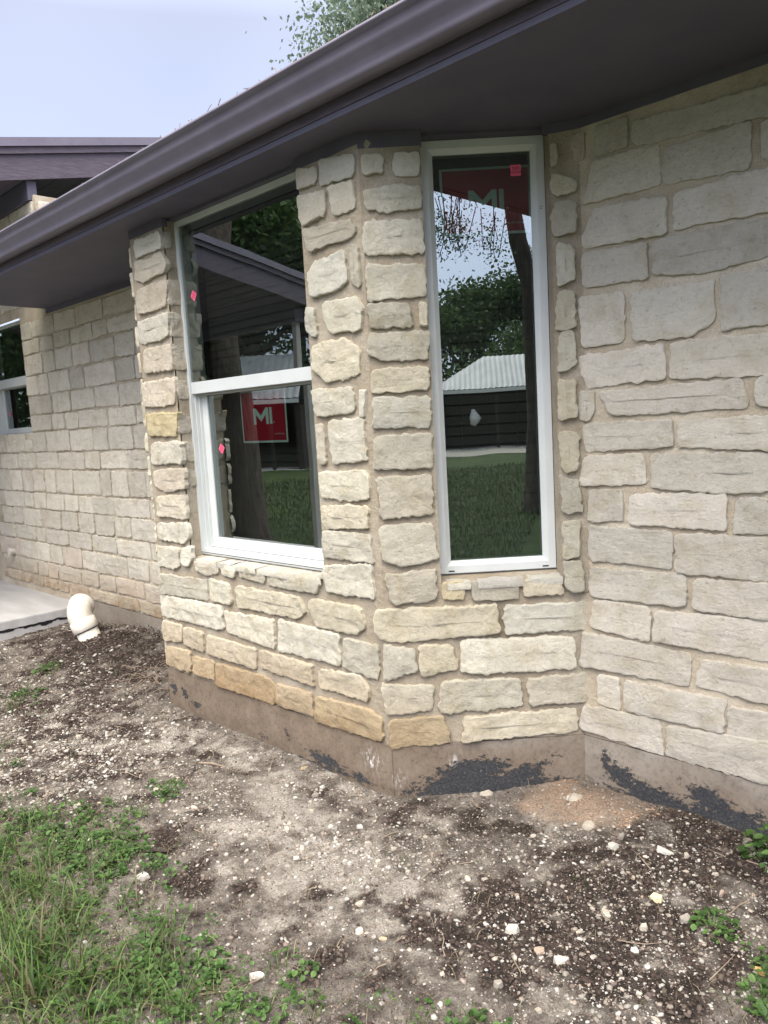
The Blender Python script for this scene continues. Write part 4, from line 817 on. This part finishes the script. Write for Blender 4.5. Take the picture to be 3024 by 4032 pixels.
def chip(x, y, L, Wd, H, rz, col, seed, name='stone_chip'):
    r = random.Random(seed); V = []
    for k in range(11):                                   # broken slab: two offset outlines
        a = 2*math.pi*k/11; g = r.uniform(0.78, 1.12)
        V.append(Vector((math.cos(a)*L/2*g, math.sin(a)*Wd/2*g, -H*0.5)))
        if k % 3 != 1: V.append(Vector((math.cos(a+.2)*L/2*g*r.uniform(.7, .97), math.sin(a+.2)*Wd/2*g*r.uniform(.7, .97), H*r.uniform(0.25, 0.6))))
    c, s = math.cos(rz), math.sin(rz); tx, ty = r.uniform(-.22, .22), r.uniform(-.22, .22)
    V = [Vector((v.x*c-v.y*s, v.x*s+v.y*c, v.z+v.x*tx+v.y*ty)) for v in V]
    me = hull_mesh(V, name, M_PEB); g = r.uniform(0.9, 1.08); setcol(me, 'col', [(col[0]*g, col[1]*g, col[2]*g)]*len(me.vertices))
    o = link(name, me, None, None, (x, y, ghf(x, y)+H*0.08)); return o
CW, CP, CT, CG = (0.44, 0.415, 0.365), (0.35, 0.31, 0.255), (0.45, 0.30, 0.12), (0.25, 0.222, 0.19)
named = [
 (0.64, 0.43, .085, .055, .022, 0.9, CP, 'largest flat limestone flake lying on tan sand in the inner corner'),
 (0.77, 0.31, .065, .05, .02, 0.4, CP, 'pale flat limestone flake just in front of the tan sand'),
 (0.30, 0.27, .07, .05, .018, 0.7, CP, 'pale oval flake close to the tarred foundation under the tall window'),
 (0.915, 0.235, .055, .04, .03, 0.3, CW, 'blocky white chip between the tan sand and the dark soil'),
 (1.09, 0.30, .075, .035, .026, 0.1, CW, 'long pale chip near the tarred foundation of the right wall'),
 (1.315, 0.50, .055, .06, .035, 0.2, CG, 'greyish angular chip beside the foundation at the right picture edge'),
 (1.09, -0.42, .050, .032, .028, 0.6, CW, 'bright white flat-topped chip in the middle of the dark soil'),
 (0.89, -0.385, .055, .045, .03, 1.2, CW, 'white broken chip with a dark hollow, left of the flat-topped one'),
 (1.08, -0.13, .060, .030, .022, -0.5, CP, 'thin pointed pale flake lying in dark soil right of centre'),
 (1.18, 0.03, .055, .036, .026, 0.5, (0.58, 0.50, 0.32), 'yellowish limestone chip on dark soil at the right'),
 (1.55, -0.10, .046, .026, .02, -0.2, CT, 'orange-brown chip near the right picture edge'),
 (0.43, -1.06, .055, .020, .02, 0.7, CW, 'narrow white flake lying in the grass at the bottom of the picture'),
 (-0.31, -1.04, .060, .036, .028, 0.75, CW, 'bright white stone at the edge of the green weeds on the left'),
 (0.53, -0.73, .032, .026, .02, 0.3, (0.62, 0.52, 0.42), 'small peach-coloured chip on bare soil at bottom centre'),
 (0.13, -1.06, .045, .030, .02, 1.1, CP, 'pale chip half sunk among the weeds at the bottom left'),
 (1.00, -0.62, .034, .032, .026, 0.2, CG, 'round grey pebble beside the bottom right weeds'),
 (0.42, -0.62, .048, .024, .02, 1.4, CP, 'long pale flake standing on the sandy soil below the pile of pebbles'),
 (1.30, -0.02, .040, .036, .032, 0.3, CG, 'rounded grey stone in front of the small right-hand weed'),
 (0.61, -0.70, .034, .014, .012, 0.9, (0.5, 0.37, 0.24), 'tan sliver of stone on sandy soil at bottom centre'),
 (-0.54, 0.0-0.06, .05, .016, .012, 1.3, (0.45, 0.36, 0.22), 'tan leaf-like flake leaning by the left foundation'),
]
for i, (x, y, L, Wd, H, rz, col, lb) in enumerate(named): tag(chip(x, y, L, Wd, H, rz, col, 40+i), lb, 'stone')
# pile of pebbles at the middle of the bare soil
for i in range(46):
    while True:
        x, y = rng.gauss(0.12, 0.14), rng.gauss(-0.44, 0.075)
        if not inside(x, y, 0.03): break
    s = rng.uniform(0.014, 0.034); tag(chip(x, y, s, s*rng.uniform(.6, .9), s*0.6, rng.uniform(0, 3), rng.choice([CW, CG, CP, (0.33, 0.31, 0.29)]), 200+i, 'pebble'), 'small pale pebble in the loose pile in the middle of the bare soil', 'pebble', 'pebbles in the loose pile')
zones = [((-1.7, -0.75), (0.65, 0.30), 110, 'white limestone chip scattered on the grey soil at the left', 'chips on the soil at the left', 1.25),
         ((1.12, 0.12), (0.32, 0.26), 60, 'pale limestone chip on the dark soil in front of the right wall', 'chips on the dark soil at the right', 1.1),
         ((1.02, -0.42), (0.30, 0.20), 46, 'pale limestone chip on the dark soil at the bottom of the picture', 'chips on the dark soil at the bottom', 0.9),
         ((-0.15, -0.72), (0.35, 0.16), 34, 'pale limestone chip on the sandy soil beside the weeds', 'chips beside the weeds', 0.9),
         ((-0.35, -0.22), (0.5, 0.09), 30, 'limestone chip in the rubble along the foundation of the bay', 'chips along the bay foundation', 1.0)]
for (cx, cy), (rx, ry), n, lb, gr, sc in zones:
    k = 0
    while k < n:
        x, y = rng.gauss(cx, rx*0.8), rng.gauss(cy, ry*0.8)
        if inside(x, y, 0.03): continue
        s = 0.017*math.exp(rng.gauss(0, 0.42))*sc; s = min(s, 0.05)
        tag(chip(x, y, s, s*rng.uniform(.45, .85), s*rng.uniform(.35, .6), rng.uniform(0, 3), rng.choice([CW, CP, CP, CP, CG, CG, (0.42, 0.37, 0.31), (0.30, 0.235, 0.18)]), 1000+k+int(cx*100), 'stone_chip'), lb, 'stone', gr); k += 1

# ---------------------------------------------------------------- grass and weeds
def blades(name, label, cat, spots, mat):
    V = []; F = []; C = []
    for (x, y, L, w, az, lean, col, z0) in spots:
        n0 = len(V); d = Vector((math.cos(az), math.sin(az), 0)); s = Vector((-d.y, d.x, 0)); seg = 4
        for k in range(seg+1):
            t = k/seg; th = lean*t; p = Vector((x, y, z0))+d*(L*t*math.sin(th*0.9+0.08))+Vector((0, 0, L*t*math.cos(th)*0.95)); ww = w*(1-t**1.7)*0.5+0.0001
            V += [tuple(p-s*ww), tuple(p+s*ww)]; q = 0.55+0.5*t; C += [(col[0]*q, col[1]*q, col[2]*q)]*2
        for k in range(seg): a = n0+2*k; F.append((a, a+1, a+3, a+2))
    me = bpy.data.meshes.new(name); me.from_pydata(V, [], F); me.update(); setcol(me, 'col', C); me.polygons.foreach_set('use_smooth', [True]*len(F))
    return tag(link(name, me, mat), label, cat, kind='stuff')
GC = [(0.06, 0.12, 0.022), (0.085, 0.16, 0.03), (0.045, 0.09, 0.018), (0.105, 0.19, 0.04), (0.13, 0.18, 0.055), (0.15, 0.13, 0.06)]
sp = []
def tuft(x, y, n, L, col=None, spread=0.02, w=0.003, leanm=1.0):
    for _ in range(n):
        xx, yy = x+rng.gauss(0, spread), y+rng.gauss(0, spread)
        if inside(xx, yy, 0.02): continue
        c = col or rng.choice(GC); g = rng.uniform(0.7, 1.15)
        sp.append((xx, yy, L*rng.uniform(0.45, 1.15), w*rng.uniform(0.6, 1.3), rng.uniform(0, 6.28), rng.uniform(0.3, 1.6)*leanm, (c[0]*g, c[1]*g, c[2]*g), gh(xx, yy)-0.004))
k = 0
while k < 1450:
    x, y = rng.uniform(-4.3, 2.0), rng.uniform(-2.1, 0.5); g = green(x, y)
    if inside(x, y, 0.05) or rng.random() > (g*0.9-0.3+0.5*fbm(x*7, y*7, 4.0, 3)): continue
    big = 1.0*gs(x, y, 0.0, -1.55, 0.5, 0.4)+0.9*gs(x, y, -0.9, -1.6, 0.7, 0.4); 
    tuft(x, y, rng.randint(3, 9), 0.05+0.19*big*rng.random()+0.03*rng.random(), None, 0.018, 0.0034+0.002*big); k += 1
for _ in range(420):
    x, y = rnd_ground(); d, sa, tn = masks(x, y)
    if rng.random() < 0.25: tuft(x, y, rng.randint(1, 4), 0.035, None, 0.01, 0.0018)
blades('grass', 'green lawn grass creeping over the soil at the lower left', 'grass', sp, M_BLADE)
sp = []
for _ in range(9000):
    x, y = rnd_ground(); g = green(x, y)
    if rng.random() > 0.14+1.1*g: continue
    c = rng.choice([(0.30, 0.24, 0.15), (0.22, 0.16, 0.10), (0.14, 0.10, 0.07), (0.36, 0.31, 0.20), (0.10, 0.075, 0.055)])
    sp.append((x, y, rng.uniform(0.02, 0.09), rng.uniform(0.001, 0.0028), rng.uniform(0, 6.28), rng.uniform(1.35, 1.62), c, ghf(x, y)+0.003))
blades('dry_grass', 'dead straw and dry stems lying on the soil', 'dry grass', sp, M_BLADE)
def leaves(name, label, cat, L, kind='stuff', mat=None, grp=None):
    V = []; F = []; C = []
    for (x, y, z, s, az, tilt, col) in L:
        n0 = len(V); q = Matrix.Rotation(az, 3, 'Z') @ Matrix.Rotation(tilt, 3, 'X')
        for (a, b, c) in ((0, -0.5, 0), (0.36, -0.2, .05), (0.42, 0.14, .08), (0.2, 0.42, .03), (0, 0.56, -.05), (-0.2, 0.42, .03), (-0.42, 0.14, .08), (-0.36, -0.2, .05), (0, 0, -.04)):
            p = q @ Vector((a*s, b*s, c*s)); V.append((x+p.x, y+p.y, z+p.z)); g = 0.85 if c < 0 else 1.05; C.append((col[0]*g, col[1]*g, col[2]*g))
        for k in range(8): F.append((n0+k, n0+(k+1) % 8, n0+8))
    me = bpy.data.meshes.new(name); me.from_pydata(V, [], F); me.update(); setcol(me, 'col', C)
    return tag(link(name, me, mat or M_LEAF), label, cat, grp, kind)
LC = [(0.05, 0.105, 0.025), (0.07, 0.14, 0.032), (0.038, 0.08, 0.018), (0.10, 0.175, 0.05)]
def weed(x, y, n, rad, hgt, s, out_, cols=LC):
    for _ in range(n):
        a = rng.uniform(0, 6.28); r = rad*math.sqrt(rng.random()); xx, yy = x+r*math.cos(a), y+r*math.sin(a)
        if inside(xx, yy, 0.02): continue
        c = rng.choice(cols); g = rng.uniform(0.75, 1.15)
        out_.append((xx, yy, gh(xx, yy)+hgt*(1-0.6*r/rad)*rng.uniform(0.25, 1.0), s*rng.uniform(0.6, 1.2), rng.uniform(0, 6.28), rng.uniform(-0.7, 0.7), (c[0]*g, c[1]*g, c[2]*g)))
lv = []; k = 0
while k < 850:
    x, y = rng.uniform(-2.6, 1.9), rng.uniform(-2.0, 0.3); g = green(x, y)
    pk = 0.25+1.2*gs(x, y, 0.12, -1.15, 0.18, 0.14)+1.0*gs(x, y, -0.75, -1.0, 0.35, 0.22)+0.8*gs(x, y, 0.3, -1.35, 0.2, 0.15)+0.5*gs(x, y, 1.0, -0.85, 0.2, 0.1)+0.6*gs(x, y, 1.52, -0.1, 0.2, 0.2)
    if inside(x, y, 0.05) or g < 0.35 or rng.random() > pk*min(1, g): continue
    weed(x, y, rng.randint(4, 16), 0.035, 0.05, rng.choice([0.012, 0.016, 0.021]), lv); k += 1
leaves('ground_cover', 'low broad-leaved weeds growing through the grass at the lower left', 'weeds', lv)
for (x, y, n, rad, h, s, lb) in [
    (1.40, 0.44, 60, 0.09, 0.16, 0.036, 'tall leafy weed at the right picture edge against the foundation'),
    (1.38, 0.00, 46, 0.07, 0.06, 0.024, 'small round-leaved weed left of the grassy patch at the right edge'),
    (1.60, -0.22, 50, 0.07, 0.07, 0.026, 'leafy weed in the bottom right corner'),
    (-0.86, -0.60, 60, 0.08, 0.05, 0.015, 'isolated green weed clump on bare soil below the double-hung window'),
    (-3.22, -0.20, 46, 0.10, 0.07, 0.028, 'small weed clump on dark soil in front of the drain elbow'),
    (-2.80, -0.50, 60, 0.13, 0.07, 0.026, 'green weed clump at the left picture edge on dark soil')]:
    o_ = []; weed(x, y, n, rad, h, s, o_); W_ = empty('weed', (x, y, gh(x, y)), lb, 'weed')
    lf = leaves('foliage', None, None, o_, None); lf.parent = W_; lf.location = -W_.location
    st = MB()
    for (lx, ly, lz, *_r) in o_[::3]: st.tube([(x+(lx-x)*.2, y+(ly-y)*.2, gh(x, y)-.01), (x+(lx-x)*.7, y+(ly-y)*.7, (gh(x, y)+lz)/2+.01), (lx, ly, lz)], 0.0012, 4)
    st.build('stem', mat_simple('weed_stem', (0.08, 0.14, 0.04), (0.1, 0.18, 0.05), 9, 0.7, 0.2, 0) if 'M_STEM' not in globals() else M_STEM, W_, W_.location)
# twigs
tw = MB()
for i in range(150):
    x, y = rnd_ground(); 
    L = rng.uniform(0.03, 0.16); a = rng.uniform(0, 6.28); p = [Vector((x+math.cos(a)*L*t, y+math.sin(a)*L*t, 0)) for t in (0, .33, .66, 1)]
    if any(inside(q.x, q.y, 0.02) for q in p): continue
    p = [Vector((q.x+rng.uniform(-.006, .006), q.y+rng.uniform(-.006, .006), ghf(q.x, q.y)+0.004+rng.uniform(0, .008))) for q in p]
    tw.tube(p, [0.0022, 0.0019, 0.0014, 0.0006], 5)
for i in range(40):   # dry brush heaped by the corner of the left wall
    x, y = rng.gauss(-2.25, 0.14), rng.gauss(0.12, 0.10)
    if inside(x, y, 0.02): continue
    a = rng.uniform(0, 6.28); L = rng.uniform(0.06, 0.2); z = gh(x, y)+rng.uniform(0, .05)
    tw.tube([(x, y, z), (x+math.cos(a)*L*.5, y+math.sin(a)*L*.5, z+rng.uniform(0, .03)), (x+math.cos(a)*L, y+math.sin(a)*L, z)], 0.002, 4)
tag(tw.build('twigs', M_TWIG), 'thin dry twigs and root ends strewn over the soil', 'twigs', kind='stuff')
for i, (x, y, L, rz, rr, lb) in enumerate([(0.10, -1.16, 0.14, 0.15, 0.012, 'weathered grey piece of bark lying in the weeds at bottom left'), (-0.42, -0.92, 0.10, 0.75, 0.009, 'dark rotten stick at the edge of the weeds'), (-0.93, -0.33, 0.16, 0.35, 0.006, 'pale dry stick lying among chips left of centre')]):
    b = MB(); b.tube([(x-math.cos(rz)*L/2, y-math.sin(rz)*L/2, gh(x, y)+.008), (x, y, gh(x, y)+.016), (x+math.cos(rz)*L/2, y+math.sin(rz)*L/2, gh(x, y)+.008)], [rr*.6, rr, rr*.7], 7)
    tag(b.build('stick', M_BARK if i < 2 else M_TWIG, loc=(x, y, gh(x, y)+0.01)), lb, 'stick')

sp = []
for _ in range(26000):
    t = rng.random()**0.7; u = rng.uniform(-.75, .75)
    if rng.random() < 0.62: x, y = 3.4+13*t+u*(0.5+3*t)*0.63, -2.2-10.0*t+u*(0.5+3*t)*0.78
    else: x, y = -4.0-12*t+u*(1+3*t)*0.6, -2.2-8.5*t-u*(1+3*t)*0.8
    if -4.43 > x > -12 and y > -3.6: continue
    c = rng.choice(GC); g = rng.uniform(0.3, 0.85); sp.append((x, y, rng.uniform(0.05, 0.12)*(1+t), 0.006+0.02*t, rng.uniform(0, 6.28), rng.uniform(0.3, 1.3), (c[0]*g, c[1]*g, c[2]*g), -0.266))
blades('lawn_grass', 'mown lawn grass behind the camera, mirrored in the windows', 'grass', sp, M_BLADE)

# ---------------------------------------------------------------- trees
def leafcloud(cents, per, rad, size, seed, cols, flat_=0.8):
    g = np.random.default_rng(seed); n = len(cents)*per; c = np.repeat(np.array(cents), per, 0)
    p = c+g.normal(0, 1, (n, 3))*rad*np.array([1, 1, flat_]); a = g.normal(0, 1, (n, 3)); a /= np.linalg.norm(a, axis=1)[:, None]
    b = np.cross(a, g.normal(0, 1, (n, 3))); b /= np.linalg.norm(b, axis=1)[:, None]; s = size*g.uniform(0.6, 1.3, (n, 1))
    V = np.stack([p-a*s, p+b*s*0.55, p+a*s, p-b*s*0.55], 1).reshape(-1, 3); F = np.arange(n*4).reshape(n, 4)
    col = np.array(cols)[g.integers(0, len(cols), n)]*g.uniform(0.7, 1.2, (n, 1)); return V, F, np.repeat(col, 4, 0)
def leafmesh(name, V, F, C):
    me = bpy.data.meshes.new(name); me.vertices.add(len(V)); me.vertices.foreach_set('co', V.astype(np.float32).ravel()); me.loops.add(F.size); me.loops.foreach_set('vertex_index', F.ravel().astype(np.int32))
    me.polygons.add(len(F)); me.polygons.foreach_set('loop_start', np.arange(0, F.size, 4, dtype=np.int32)); me.update(); setcol(me, 'col', C); me.materials.append(M_LEAF); return me
def branches(mb, p, d, L, r, depth, rnd, ends, spread=0.6):
    pts = [p]; q = p; dd = d.copy(); n = 4
    for i in range(n):
        dd = (dd+Vector((rnd.gauss(0, .13), rnd.gauss(0, .13), rnd.gauss(0.03, .1)))).normalized(); q = q+dd*(L/n); pts.append(q)
    mb.tube(pts, [r*(1-0.45*i/n) for i in range(n+1)], 8 if depth > 1 else 5)
    if depth == 0: ends.append(q); ends.append(pts[-2]); return
    for k in range(rnd.randint(2, 4) if depth > 1 else 3):
        t = rnd.uniform(0.5, 1.0); b = pts[min(n, int(t*n)+1)]
        nd = (dd+Vector((rnd.gauss(0, spread), rnd.gauss(0, spread), rnd.gauss(0.05, spread*.6)))).normalized()
        branches(mb, b, nd, L*rnd.uniform(0.55, 0.8), r*0.5, depth-1, rnd, ends, spread)
LGR = [(0.045, 0.085, 0.022), (0.06, 0.11, 0.03), (0.035, 0.065, 0.02), (0.08, 0.13, 0.04)]
def make_tree(name, base, H, r, seed, label, group, trunk_pts=None, per=46, size=0.07, rad=0.5, depth=3, L=None, cat='tree', cols=LGR, keep=None):
    rnd = random.Random(seed); T = empty(name, base, label, cat, group); mb = MB(); ends = []
    base = Vector(base)
    tp = trunk_pts or [base+Vector((0, 0, -0.1)), base+Vector((rnd.gauss(0, .1), rnd.gauss(0, .1), H*0.2)), base+Vector((rnd.gauss(0, .2), rnd.gauss(0, .2), H*0.42))]
    tp = [Vector(p) for p in tp]; mb.tube([tp[0]]+[tp[0]+(tp[1]-tp[0])*0.15]+tp[1:], [r*1.45, r*1.05]+[r*(0.98-0.3*i/len(tp)) for i in range(len(tp)-1)], 14)
    for k in range(5 if depth > 2 else 4):
        a = 2*math.pi*k/5+rnd.uniform(-.4, .4); b = tp[-1]*1.0 if k < 3 else tp[-1]*0.7+tp[-2]*0.3
        branches(mb, Vector(b), Vector((math.cos(a)*.75, math.sin(a)*.75, rnd.uniform(0.5, 1.1))).normalized(), L or H*0.26, r*0.5, depth-1, rnd, ends)
    mb.build('trunk', M_BARK, T, base, smooth=True)
    if keep: ends = [e for e in ends if keep(e)]
    V, F, C = leafcloud([tuple(e) for e in ends], per, rad, size, seed, cols); me = leafmesh('crown', V-np.array(base[:]), F, C); link('crown', me, None, T, base)
    return T
def copy_tree(T, loc, label, rz=0, sc=1.0):
    c = T.copy(); COL.objects.link(c); c.location = loc; c.rotation_euler = (0, 0, rz); c.scale = (sc, sc, sc); c['label'] = label
    for ch in list(T.children): d = ch.copy(); COL.objects.link(d); d.parent = c
    return c
# tree behind the roof, seen against the sky; haze put into its leaf colours
make_tree('oak_tree', (-8.25, 8.6, -0.25), 14.5, 0.16, 77, 'haze-paled green tree showing above the roof edge against the sky', None, [(-8.25, 8.6, -0.4), (-8.2, 8.7, 3), (-8.1, 8.8, 7.0)], per=170, size=0.045, rad=0.36, depth=4, L=1.45, cols=[(0.14, 0.19, 0.13), (0.18, 0.23, 0.16), (0.11, 0.155, 0.105)])
# live oak mirrored in the tall window
lo = make_tree('live_oak', (8.33, -4.68, -0.26), 9, 0.165, 5, 'large dark live oak on the lawn mirrored in the tall window', None,
     [(8.33, -4.68, -0.35), (8.40, -4.60, 1.2), (8.38, -4.60, 2.6), (8.36, -4.62, 3.4), (8.22, -4.74, 4.1), (8.15, -4.80, 4.9)], per=60, size=0.05, rad=0.42, depth=3, L=2.3, keep=lambda e: e.z > 4.6)
lb_ = MB(); ends = []
for (sx, sy, sz, dx, dy, dz, L) in [(8.16, -4.79, 4.85, -0.85, -0.1, 0.30, 1.8)]:
    branches(lb_, Vector((sx, sy, sz)), Vector((dx, dy, dz)).normalized(), L, 0.05, 2, random.Random(12), ends, 0.35)
lb_.build('limb', M_BARK, lo, (8.33, -4.68, -0.26))
rr = random.Random(4); dro = [(rr.uniform(6.2, 6.75), rr.uniform(-5.0, -4.35), rr.uniform(3.75, 4.7)) for _ in range(26)]+[(rr.uniform(6.6, 6.95), rr.uniform(-4.4, -4.1), rr.uniform(3.75, 4.1)) for _ in range(6)]
V, F, C = leafcloud([tuple(e) for e in ends if e.z > 3.7]+dro, 55, 0.11, 0.022, 3, LGR, 1.1); link('hanging_foliage', leafmesh('hanging_foliage', V-np.array([8.33, -4.68, -0.26]), F, C), None, lo, (8.33, -4.68, -0.26))
tw = MB()
for (x, y, z) in dro: tw.tube([(x+rr.uniform(-.1, .1), y+rr.uniform(-.1, .1), z+0.45), (x, y, z), (x+rr.uniform(-.1, .1), y, z-0.15)], 0.006, 4)
tw.build('twigs', M_BARK, lo, (8.33, -4.68, -0.26))
# oak mirrored in the double-hung window
make_tree('live_oak', (-6.80, -3.92, -0.26), 9, 0.25, 19, 'rough-barked live oak on the lawn mirrored in the double-hung window', None,
     [(-6.80, -3.92, -0.35), (-6.86, -3.88, 1.2), (-6.93, -3.86, 2.6), (-7.0, -3.9, 3.6), (-7.3, -4.3, 5.2)], per=24, size=0.05, rad=0.45, depth=3, L=2.4, keep=lambda e: e.z > 4.8)
# belt of trees round the lawn, mirrored behind the shed
protos = [make_tree('oak_tree', (44, -33.5, -0.27), 12.5, 0.28, 101, 'tall bushy oak behind the far end of the white-roofed shed', 'trees round the lawn', per=110, size=0.17, rad=0.85, depth=3, L=3.0),
          make_tree('oak_tree', (46.5, -26.5, -0.27), 14.5, 0.30, 102, 'tallest oak of the belt behind the shed', 'trees round the lawn', per=110, size=0.17, rad=0.95, depth=3, L=3.3),
          make_tree('oak_tree', (41, -38, -0.27), 9.5, 0.22, 103, 'shorter round oak in the belt left of the shed', 'trees round the lawn', per=110, size=0.16, rad=0.8, depth=3, L=2.6)]
rr = random.Random(31)
for i in range(26):
    a = rr.uniform(-1.25, 0.1) if i < 9 else (rr.uniform(-2.9, -2.25) if i < 19 else rr.uniform(-2.25, -1.2)); d = rr.uniform(42, 60) if i < 9 else rr.uniform(27, 48)
    p = protos[rr.randrange(3)]; copy_tree(p, (d*math.cos(a), d*math.sin(a), -0.27), 'bushy dark green oak in the belt of trees round the lawn', rr.uniform(0, 6.28), rr.uniform(0.75, 1.1))
def thicket(name, label, a0, a1, d, seed, n=260):
    rr = random.Random(seed); c = []
    for _ in range(n):
        a = rr.uniform(a0, a1); q = d+rr.uniform(-3, 5); c.append((q*math.cos(a), q*math.sin(a), rr.uniform(0.2, 4.6)**1.0))
    V, F, C = leafcloud(c, 70, 1.0, 0.22, seed, LGR, 0.9); tag(link(name, leafmesh(name, V, F, C)), label, 'shrubs', kind='stuff')
thicket('thicket', 'dark undergrowth beneath the belt of trees behind the shed', -1.1, -0.3, 52, 61)
thicket('thicket', 'dark undergrowth beneath the trees beyond the second shed', -2.9, -2.1, 42, 62, 220)

# ---------------------------------------------------------------- sheds mirrored in the windows
def shed(P0, e, f, L, D, ze, zr_, label, hip, post=True, corr=0.25):
    e = Vector(e).normalized(); f = Vector(f).normalized(); P0 = Vector(P0); Z = Vector((0, 0, 1)); T = empty('shed', P0+e*L/2, label, 'shed')
    mb = MB(); n = int(L/corr*2)
    R0 = hip; ridge = lambda s: P0+f*(D/2)+e*s+Z*(zr_+0.26)
    # front and back slopes with ribs
    for side in (0, 1):
        row = []
        for i in range(n+1):
            s = L*i/n; off = 0.03 if i % 2 else 0.0; base = P0+e*s+(f*D if side else Vector())+Z*(ze+0.26+off)
            t = min(1.0, s/R0, (L-s)/0.01) if R0 > 0 else 1.0
            t = max(t, 0.02); top = base+(ridge(s)+Z*off-base)*t; row.append((base, top))
        for i in range(n): a, b = row[i], row[i+1]; mb.quad(a[0], b[0], b[1], a[1]) if not side else mb.quad(b[0], a[0], a[1], b[1])
    if R0 > 0: mb.v += [tuple(P0+Z*(ze+.26)), tuple(P0+f*D+Z*(ze+.26)), tuple(ridge(R0))]; k = len(mb.v); mb.f.append((k-3, k-1, k-2))
    mb.build('metal_roof', M_METAL, T, T.location)
    g = MB(); g.box(P0+Z*(ze+0.08), e*L, f*0.05, Z*0.16); g.build('eave_board', M_VINYL, T, T.location)
    b = MB(); m = 18; hh = (ze+0.2)/m
    for i in range(m): b.box(P0+f*(D*0.45)+Z*(hh*i-0.02), e*L, f*0.08, Z*(hh-0.02))
    o = b.build('board_wall', M_LOG, T, T.location); o['kind'] = 'stuff'
    b = MB(); b.box(P0+f*(D*0.45+0.09), e*L, f*0.03, Z*(ze+0.25)); b.build('back_panel', M_DARK, T, T.location)
    w = MB(); w.box(P0+f*0.2-Z*0.0, e*0.1, f*(D*0.8), Z*ze); w.box(P0+f*0.2+e*(L-.1), e*0.1, f*(D*0.8), Z*ze); w.build('end_wall', M_LOG, T, T.location)
    fl = MB(); fl.box(P0-Z*0.05, e*L, f*D, Z*0.06); fl.build('floor', M_SLAB, T, T.location)
    for s in (0.05, L*0.28, L*0.62, L-0.2):
        p = MB(); p.box(P0+e*s+f*0.1, e*0.14, f*0.14, Z*(ze+0.1)); p.build('post', M_LOG, T, P0+e*s)
    return T
shed((25.9, -21.9, -0.26), (0.607, 0.794, 0), (0.794, -0.607, 0), 11, 5.5, 2.62, 4.35, 'long open shed with a white corrugated roof and dark board walls', 2.6)
shed((-22.2, -13.75, -0.26), (0.74, -0.67, 0), (-0.67, -0.74, 0), 3.1, 4.5, 2.42, 4.2, 'small dark-walled shed with a white corrugated metal roof', 0)
for (x, y, z, s, lb) in [(27.4, -20.6, 0.9, 0.3, 'pale bundle hanging at the back of the long open shed')]:
    p = MB(); p.tube([(x, y, z), (x+.1, y+.1, z+.35), (x+.05, y, z+.75)], [0.12, 0.3, 0.08], 9); tag(p.build('sack', M_VINYL, loc=(x, y, z), smooth=True), lb, 'sack')
